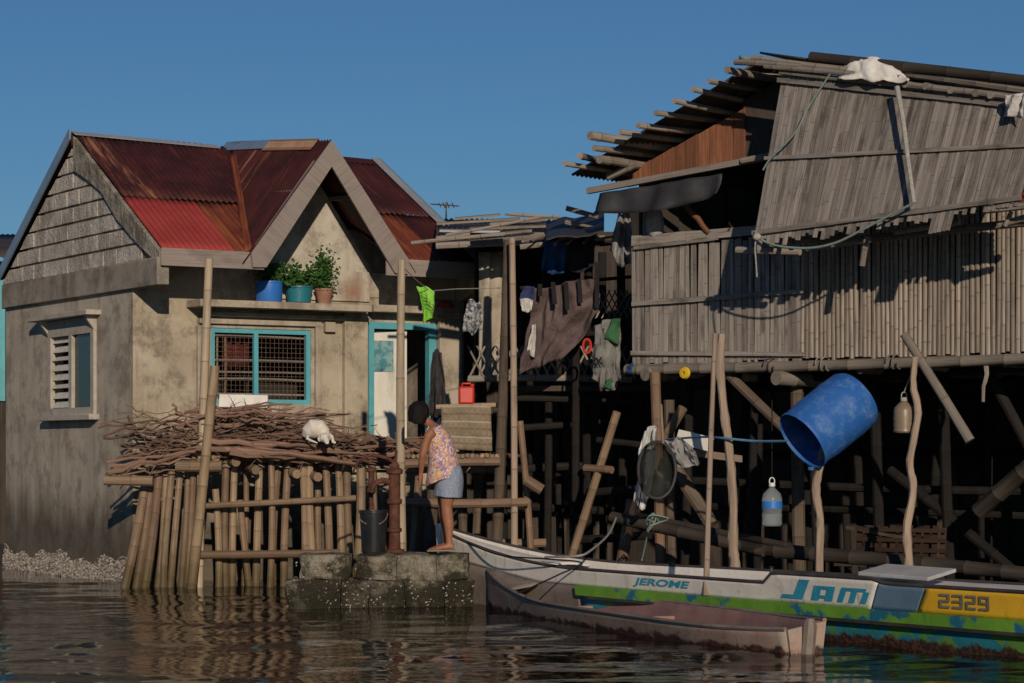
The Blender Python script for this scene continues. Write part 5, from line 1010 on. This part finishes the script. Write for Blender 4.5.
# ================================================================ WHITE FISHING BOAT
bt = thing('fishing_boat', 'long white, yellow and green painted wooden boat moored by the stilt house', 'boat', Vector((1.6, 20.5, 0)))
nl = lambda Y: Vector((3.405-.62*(Y-17.9), Y, 0)); bd = Vector((.62, -1, 0)).normalized(); pp = Vector((-bd.y, bd.x, 0)); pp = pp if pp.x > 0 else -pp
BWP = nl(24.5); STN = nl(15.9)+pp*.5; BL = (STN-BWP).length; cd = (STN-BWP).normalized(); sd = Vector((-cd.y, cd.x, 0)); sd = sd if sd.x > 0 else -sd     # sd points to the far side
hbm = lambda s: .52*(1-(1-min(s, 1))**2.6)+.015 if s < .8 else (.52*(1-(1-s)**2.6)+.015)*(1-.35*((s-.8)/.2)**2)
def tau(px, z=.4):                                # station on the near side seen at pixel column px
    lo_, hi_ = 0, 1
    for _ in range(40):
        mid = (lo_+hi_)/2; p = bpt(mid, -1, z); c = 512+F*p.x/p.y
        if c < px: lo_ = mid
        else: hi_ = mid
    return lo_
zg = lambda s: .43+.28*max(0, 1-s/.28)**2         # gunwale
def flare(z, s): return .62+.38*min(1, max(0, (z+.15)/.44))**.6+.06*max(0, (z-.29)/.2)
def bpt(s, side, z, off=0): return BWP+cd*(BL*s)+sd*side*(hbm(s)*flare(z, s)+off)+UP*z
def rake(s, z): return s
def bsheet(name, mat, s0, s1, z0, z1, side=-1, off=0, ns=60, nz=6, solid=.022, parent=bt, slant=0):
    m = MB(); f0 = z0 if callable(z0) else (lambda s: z0); f1 = z1 if callable(z1) else (lambda s: z1)
    def fn(u, v):
        a = s0(v) if callable(s0) else s0; b = s1(v) if callable(s1) else s1; s = a+(b-a)*u; z = f0(s)+(f1(s)-f0(s))*v; return bpt(s, side, z, off)
    return obj(name, m.grid(fn, ns, nz), mat, parent, solid=solid, recalc=False)
ZS0, ZS1 = .20, .29
sJ = tau(768); sW = tau(578); sB0, sB1 = tau(876), tau(922); sl_ = .012
ztop = lambda s: zg(s)+.085*max(0, min(1, (s-sJ+.004)/.012)) - .03*max(0, min(1, (s-tau(878))/.01))
bsheet('lower_hull', 'boat_teal', sW, 1, lambda s: -.2+.5*max(0, 1-s/.1)**2, lambda s: ZS1, -1); bsheet('lower_hull', 'brown_trim', 0, sW, lambda s: -.2+.5*max(0, 1-s/.1)**2, lambda s: ZS1+.17*max(0, 1-s/.2), -1); bsheet('lower_hull', 'boat_teal', 0, 1, lambda s: -.2+.5*max(0, 1-s/.1)**2, lambda s: ZS1, 1)
bsheet('side_panel', 'boat_white', .0, lambda v: sB0-.006+.012*v, lambda s: ZS1+.17*max(0, 1-s/.2), ztop, -1, .004, 120)
bsheet('side_panel', 'boat_steel_blue', lambda v: sB0-.006+.012*v, lambda v: sB1-.006+.012*v, ZS1, ztop, -1, .004, 24)
bsheet('side_panel', 'boat_yellow', lambda v: sB1-.006+.012*v, 1, ZS1, ztop, -1, .004, 40)
bsheet('side_panel', 'boat_white', .0, 1, lambda s: ZS1+.17*max(0, 1-s/.2), lambda s: zg(s)+.03, 1, .004, 80)
m = MB(); 
def strakef(s0, s1, z0, z1, o0, o1, side=-1):
    m = MB(); n = 70
    for i in range(n):
        pass
    def fn(u, v):
        s = s0+(s1-s0)*u; q = [(z0, o0), (z0, o1), (z1, o1), (z1, o0), (z0, o0)][v]; return bpt(s, side, q[0], q[1])
    I = [[m.v(fn(u/n, v)) for v in range(4)] for u in range(n+1)]
    for u in range(n):
        for v in range(4): m.F.append((I[u][v], I[u+1][v], I[u+1][(v+1) % 4], I[u][(v+1) % 4]))
    m.F.append(tuple(I[0])); m.F.append(tuple(I[-1][::-1])); return m
obj('strake', strakef(sW, 1, ZS0, ZS1-.002, .01, .055), 'boat_green', bt)
obj('rub_rail', strakef(sW+.02, 1, ZS0-.025, ZS0-.002, .01, .065), 'boat_trim', bt)
for side, zf in ((-1, ztop), (1, lambda s: zg(s)+.03)):
    m = MB(); m.tube([bpt(.004+.995*i/90, side, zf(.004+.995*i/90)+.008, .006) for i in range(91)], .016, 7); obj('gunwale', m, 'boat_trim', bt)
obj('stem', MB().tube([bpt(0, -1, .2), bpt(0, -1, .5)-cd*.02, bpt(0, -1, .70)-cd*.05, bpt(0, -1, .78)-cd*.07], [.04, .045, .045, .035], 8), 'boat_white', bt)
m = MB(); m.grid(lambda u, v: (lambda s: bpt(s, -1, zg(s)-.02).lerp(bpt(s, 1, zg(s)-.02), v)+UP*.03*math.sin(v*3.14))(.001+.21*u), 20, 6); obj('foredeck', m, 'boat_white', bt, solid=.02)
m = MB(); m.grid(lambda u, v: (lambda s: bpt(s, -1, .25, -.02).lerp(bpt(s, 1, .25, -.02), v))(.2+.8*u), 30, 4); obj('deck', m, 'boat_deck', bt, solid=.02)
for s in (tau(604), tau(690), tau(755)): obj('thwart', MB().board(bpt(s, -1, zg(s)-.05, -.02), bpt(s, 1, zg(s)-.05, -.02), cd*.07, (0, 0, .012)), 'boat_deck', bt)
m = MB(); m.grid(lambda u, v: (lambda s: bpt(s, -1, ztop(s)-.03, -.015).lerp(bpt(s, 1, zg(s)+.02, -.015), v)+UP*.02*math.sin(v*3.14))(sJ+.03+(.985-sJ-.03)*u), 20, 6); obj('afterdeck', m, 'boat_white', bt, solid=.02)
m = MB(); m.prism([bpt(1, -1, -.2), bpt(1, 1, -.2), bpt(1, 1, .45), bpt(1, -1, .45)], cd*.03); obj('transom', m, 'boat_teal', bt)
# lettering
def on_side(px0, px1, t0, t1, sh=0, pyoff=0):
    s0, s1 = tau(px0), tau(px1)
    def fn(x, y):
        s = s0+(s1-s0)*(x+sh*y); z = ZS1+(ztop(s)-ZS1)*(t0+(t1-t0)*y); return bpt(s, -1, z, .018), -sd
    return fn
text_on('JEROME', on_side(634, 690, .22, .80, .03), 1, 'lettering', 'letter_blue', bt, .15, .03)
SEG = {'2': 'abged', '3': 'abgcd', '9': 'abcdfg'}; BAR = {'a': (0, .84, 1, 1), 'g': (0, .42, 1, .58), 'd': (0, 0, 1, .16), 'b': (.76, .5, 1, 1), 'c': (.76, 0, 1, .5), 'f': (0, .5, .24, 1), 'e': (0, 0, .24, .5)}
for i, ch in enumerate('2329'):
    f = on_side(941+i*13.2, 951.5+i*13.2, .26, .80); m = MB()
    for sg in SEG[ch]:
        x0, y0, x1, y1 = BAR[sg]; k0 = len(m.V)
        for (x, y) in ((x0, y0), (x1, y0), (x1, y1), (x0, y1)): p, nn = f(x+.12*y, y); m.v(p+nn*(.003+.0005*ord(sg)/10))
        m.F.append((k0, k0+1, k0+2, k0+3))
    obj('lettering', m, 'letter_dark', bt, smooth=0)
glyph = {'J': [[(.38, 0), (.68, 1), (1.02, 1), (.72, 0)], [(0, 0), (.06, .2), (.52, .2), (.46, 0)]],
         'a': [[(0, 0), (.2, .74), (.52, .74), (.32, 0)], [(.44, .74), (.4, .58), (.76, .58), (.8, .74)], [(.56, 0), (.76, .74), (1.08, .74), (.88, 0)], [(.24, .12), (.28, .27), (.64, .27), (.6, .12)]],
         'm': [[(0, 0), (.2, .74), (.38, .74), (.18, 0)], [(.38, .74), (.34, .58), (.94, .58), (.98, .74)], [(.36, 0), (.5, .58), (.68, .58), (.54, 0)], [(.72, 0), (.88, .58), (1.06, .58), (.9, 0)]]}
for ch, x0, x1 in (('J', 782, 812), ('a', 812, 836), ('m', 838, 870)):
    m = MB(); f = on_side(x0, x1, .16, .86)
    for poly in glyph[ch]:
        k0 = len(m.V)
        for (x, y) in poly: p, nn = f(x, y); m.v(p+nn*.004)
        m.F.append(tuple(range(k0, k0+len(poly))))
    obj('lettering', m, 'letter_blue', bt, smooth=0)
# hatch board lying on the after part
h0, h1 = tau(858), tau(930); m = MB(); zh = lambda s: ztop(s)+.045
m.prism([bpt(h0, -1, zh(h0)-.02, -.02), bpt(h1, -1, zh(h1), .0), bpt(h1-.02, -1, zh(h1)+.045, -.5), bpt(h0-.01, -1, zh(h0)+.03, -.42)], UP*.03); obj('hatch_board', m, 'boat_deck', None, 'loose pale hatch board lying across the boat above the blue stripe', 'board', bevel=.006, smooth=0)
m = MB(); m.bamboo(bpt(tau(709, .3), -1, ZS1+.0, .035), P(715, 334, 21.1), .026, .020, 8, .6, .004); obj('thin_pole', m, 'stick_bark', None, 'thin straight pole resting on the green strake of the white boat', 'pole', 'tall bamboo poles')
m = MB(); m.lathe(bpt(sJ+.006, -1, ztop(sJ+.006)+.0), [(.02, 0), (.014, .02), (.014, .06), (.024, .065), (0, .075)], 10); obj('cleat', m, 'boat_trim', bt)
m = MB(); m.tube(smooth_path([bpt(.05, -1, .62), P(500, 555, 23), P(548, 559, 22.3), P(582, 563, 22), P(560, 574, 22), P(519, 593, 21.5)]), .008, 5); obj('tie_rope', m, 'strap_black', None, 'dark rope tying the white boat to the brown boat', 'rope')

# ================================================================ BROWN BOAT
br = thing('brown_boat', 'narrow worn pinkish brown wooden boat in front of the white boat', 'boat', Vector((1, 20.6, 0)))
n0, n1 = PZ(484, 23.55, 0), PZ(766, 17.75, 0); c1 = n1; d2 = (n1-n0).normalized(); s2 = Vector((-d2.y, d2.x, 0)); s2 = s2 if s2.x > 0 else -s2; BL2 = (n1-n0).length; b00 = n0+s2*.06; d2c = (n1+s2*.32-b00).normalized(); BL2 = (n1+s2*.32-b00).length; s2 = Vector((-d2c.y, d2c.x, 0)); s2 = s2 if s2.x > 0 else -s2
hb2 = lambda s: (.34*(1-(1-min(1, s/.55))**2.2)+.02)*(1-.55*max(0, (s-.72)/.28)**2.2)
zg2 = lambda s, side: .155+.20*max(0, 1-s/.35)**1.8+.03*max(0, (s-.8)/.2)**2+(.06 if side > 0 else 0)
def p2(s, side, z, off=0): return b00+d2c*(BL2*s)+s2*side*(hb2(s)*(.72+.28*min(1, max(0, (z+.1)/.28)))+off)+UP*z
for side in (-1, 1):
    m = MB(); m.grid(lambda u, v: p2(u, side, (-.12+.2*max(0, 1-u/.06))+(zg2(u, side)+.12-.2*max(0, 1-u/.06))*v), 70, 6); obj('hull_side', m, 'brown_hull', br, solid=.02, recalc=False)
    m = MB(); m.grid(lambda u, v: p2(.01+.98*u, side, .03+(zg2(u, side)-.035)*v, -.022), 60, 3); obj('inner_plank', m, 'brown_inner', br, solid=.006, recalc=False)
    m = MB(); m.tube([p2(i/60, side, zg2(i/60, side)+.004, .004) for i in range(61)], .018, 6); obj('gunwale', m, 'brown_trim', br)
m = MB(); m.grid(lambda u, v: p2(.02+.97*u, -1, .04, -.02).lerp(p2(.02+.97*u, 1, .04, -.02), v), 40, 3); obj('bottom_board', m, 'brown_inner', br, solid=.01)
m = MB(); m.grid(lambda u, v: p2(.16*u, -1, zg2(.16*u, -1)-.005).lerp(p2(.16*u, 1, zg2(.16*u, 1)-.005), v), 10, 3); obj('foredeck', m, 'brown_trim', br, solid=.015)
for s in (.3, .55, .78): obj('rib', MB().board(p2(s, -1, .09, -.03), p2(s, 1, .09, -.03), d2c*.03, (0, 0, .02)), 'brown_inner', br)
e0 = p2(1, -1, -.12); m = MB(); m.prism([p2(1, -1, -.12, .0), p2(1, 1, -.12, .0), p2(1, 1, zg2(1, 1)), p2(1, -1, zg2(1, -1))], d2c*.03); obj('end_board', m, 'brown_hull', br)
m = MB(); cc = p2(1, -1, 0).lerp(p2(1, 1, 0), .5)+d2c*.03; m.tube([cc+UP*-.1, cc+UP*.1+d2c*.03, cc+UP*.22+d2c*.05, cc+UP*.27+d2c*.05], [.05, .055, .05, .03], 7, None, None, True, 1, .15); obj('end_post', m, 'brown_trim', br)

# ================================================================ WOMAN on the step
WY = 24.02; wp_ = lambda x, y, dy=0: P(x, y, WY+dy)
m = MB()
for dy, sx in ((-.085, 0), (.085, -3)):
    m.loft([(wp_(449+sx, 478, dy), .09, .085), (wp_(448+sx, 492, dy), .083, .078), (wp_(446.5+sx, 506, dy), .057, .056), (wp_(447.5+sx, 516, dy), .058, .054), (wp_(449+sx, 526, dy), .05, .047), (wp_(449+sx, 538, dy), .034, .033), (wp_(449.5+sx, 545, dy), .036, .034)], 14)
    m.loft([(wp_(454+sx, 547, dy), .028, .03), (wp_(449+sx, 546.2, dy), .038, .036), (wp_(441+sx, 547.6, dy), .026, .042), (wp_(435+sx, 549, dy), .018, .044), (wp_(431.5+sx, 549.6, dy), .01, .032)], 12)
m.loft([(wp_(450, 482), .10, .15), (wp_(450, 474), .125, .16), (wp_(447, 462), .10, .14), (wp_(442, 448), .115, .15), (wp_(437, 436), .105, .155), (wp_(433.5, 429), .075, .15), (wp_(430, 424.5), .05, .07), (wp_(426.5, 421), .045, .048), (wp_(423.5, 417), .044, .046)], 18)
m.ball(wp_(418.5, 413.5), .085, .075, .10); m.ball(wp_(416, 418), .06, .055, .06)
m.loft([(wp_(411.5, 414.5), .02, .018), (wp_(410, 417), .022, .02), (wp_(412, 419), .012, .014)], 8)           # nose
m.ball(wp_(412.5, 421.5), .02, .024, .012, 8, 6)                                                                # lips
for dy in (-.077, .077): m.ball(wp_(420, 415, dy), .018, .01, .03, 8, 6)
hands = []
for dy, ex in ((-.175, 0), (.175, 4)):
    m.loft([(wp_(433, 431, dy*.85), .052, .05), (wp_(428.5, 436, dy), .047, .047), (wp_(425, 446, dy*1.03), .041, .04), (wp_(422.5, 456, dy), .036, .035), (wp_(421.5, 464, dy*.8), .033, .032), (wp_(421, 473, dy*.55), .023, .025), (wp_(420.5, 477, dy*.5), .024, .032), (wp_(420, 483, dy*.45), .016, .036)], 12)
    for k in range(4): 
        o = (k-1.5)*.018; l = (1, 1.12, 1.05, .85)[k]; b0_ = wp_(420, 482, dy*.45+o)
        m.tube([b0_, b0_+Vector((-.008, 0, -.035*l)), b0_+Vector((.006, 0, -.066*l))], [.009, .0085, .007], 7)
    b0_ = wp_(419, 478, dy*.5-math.copysign(.03, dy)); m.tube([b0_, b0_+Vector((-.025, -math.copysign(.012, dy), -.02)), b0_+Vector((-.035, -math.copysign(.01, dy), -.045))], [.011, .009, .008], 7)
wm = obj('person', m, 'skin', None, 'woman in a flowered sleeveless top and grey shorts bending over the pump', 'person', remesh=.0085)
m = MB(); rows = [(wp_(433.5, 427.5), .078, .135), (wp_(436.5, 434), .112, .160), (wp_(440, 444), .136, .172), (wp_(442.5, 455), .142, .170), (wp_(443.8, 466), .158, .18), (wp_(444, 475), .172, .19)]
m.loft(rows, 30, False)
# hem: slants down to the front (left) side
n = 30; base = len(m.V)-n; ring = []
for k in range(n):
    t = 2*math.pi*k/n; v = Vector(m.V[base+k]); lf = max(0, -(v.x-wp_(444, 475).x)/.17); ring.append(m.v(v+Vector((-.005*lf+.006*math.sin(k*2.1), 0, -.035-.085*lf+.008*math.sin(k*1.9)))))
for k in range(n): m.F.append((base+k, base+(k+1) % n, ring[(k+1) % n], ring[k]))
for i, v in enumerate(m.V): m.V[i] = tuple(Vector(v)+noise.noise_vector(Vector(v)*9)*.010)
obj('sleeveless_top', m, 'dress_print', wm, solid=.006, sub=1)
for dy in (-.075, .075):
    m = MB(); m.tube([wp_(438, 433, dy*1.15), wp_(434, 427.2, dy*1.1), wp_(430, 428, dy*1.05), wp_(428, 433, dy*1.1)], .012, 8, flat=2.2); obj('shoulder_strap', m, 'dress_print', wm)
m = MB(); m.loft([(wp_(447, 467), .135, .165), (wp_(449, 476), .145, .178), (wp_(449.2, 484), .142, .185), (wp_(448.5, 491), .140, .188), (wp_(448, 497.5), .143, .19)], 28, False)
for i, v in enumerate(m.V): m.V[i] = tuple(Vector(v)+noise.noise_vector(Vector(v)*11+Vector((3, 0, 0)))*.009)
obj('shorts', m, 'cloth_shorts', wm, solid=.006, sub=1)
m = MB()
def hairf(u, v):
    t = u*2*math.pi; c = wp_(419.5, 413); ph = v*2.05; cx, cy = math.cos(t), math.sin(t)
    rad = Vector((.108*math.sin(ph)*cx, .096*math.sin(ph)*cy, .118*math.cos(ph)))
    if cx < -.55 and ph > 1.1: rad *= .9                                        # off the face
    drop = max(0, v-.6)*(.13 if cx > -.5 else .10); q = c+rad+Vector((-.02*v, 0, -drop)); return q+noise.noise_vector(Vector((cx*3, cy*3, v*3)))*.014
m.grid(hairf, 32, 14, True); obj('hair', m, 'hair', wm, solid=.012, sub=1)
for dy, sx in ((-.085, 0), (.085, -3)):
    m = MB(); a = wp_(456+sx, 550.3, dy); b = wp_(430+sx, 550.8, dy); m.board(a, b, (0, .047, 0), (0, 0, .009), 6); sl2 = obj('slipper', m, 'jug_tan', wm, bevel=.006)
    m = MB(); m.tube([wp_(445+sx, 549.5, dy-.045), wp_(440+sx, 545.3, dy), wp_(445+sx, 549.5, dy+.045)], .007, 6); obj('strap', m, 'cloth_red', sl2)
for dy in (-.03, .03): m = MB(); m.ball(wp_(411.3, 413, dy), .008, .011, .008, 8, 6); obj('eye', m, 'plastic_black', wm)
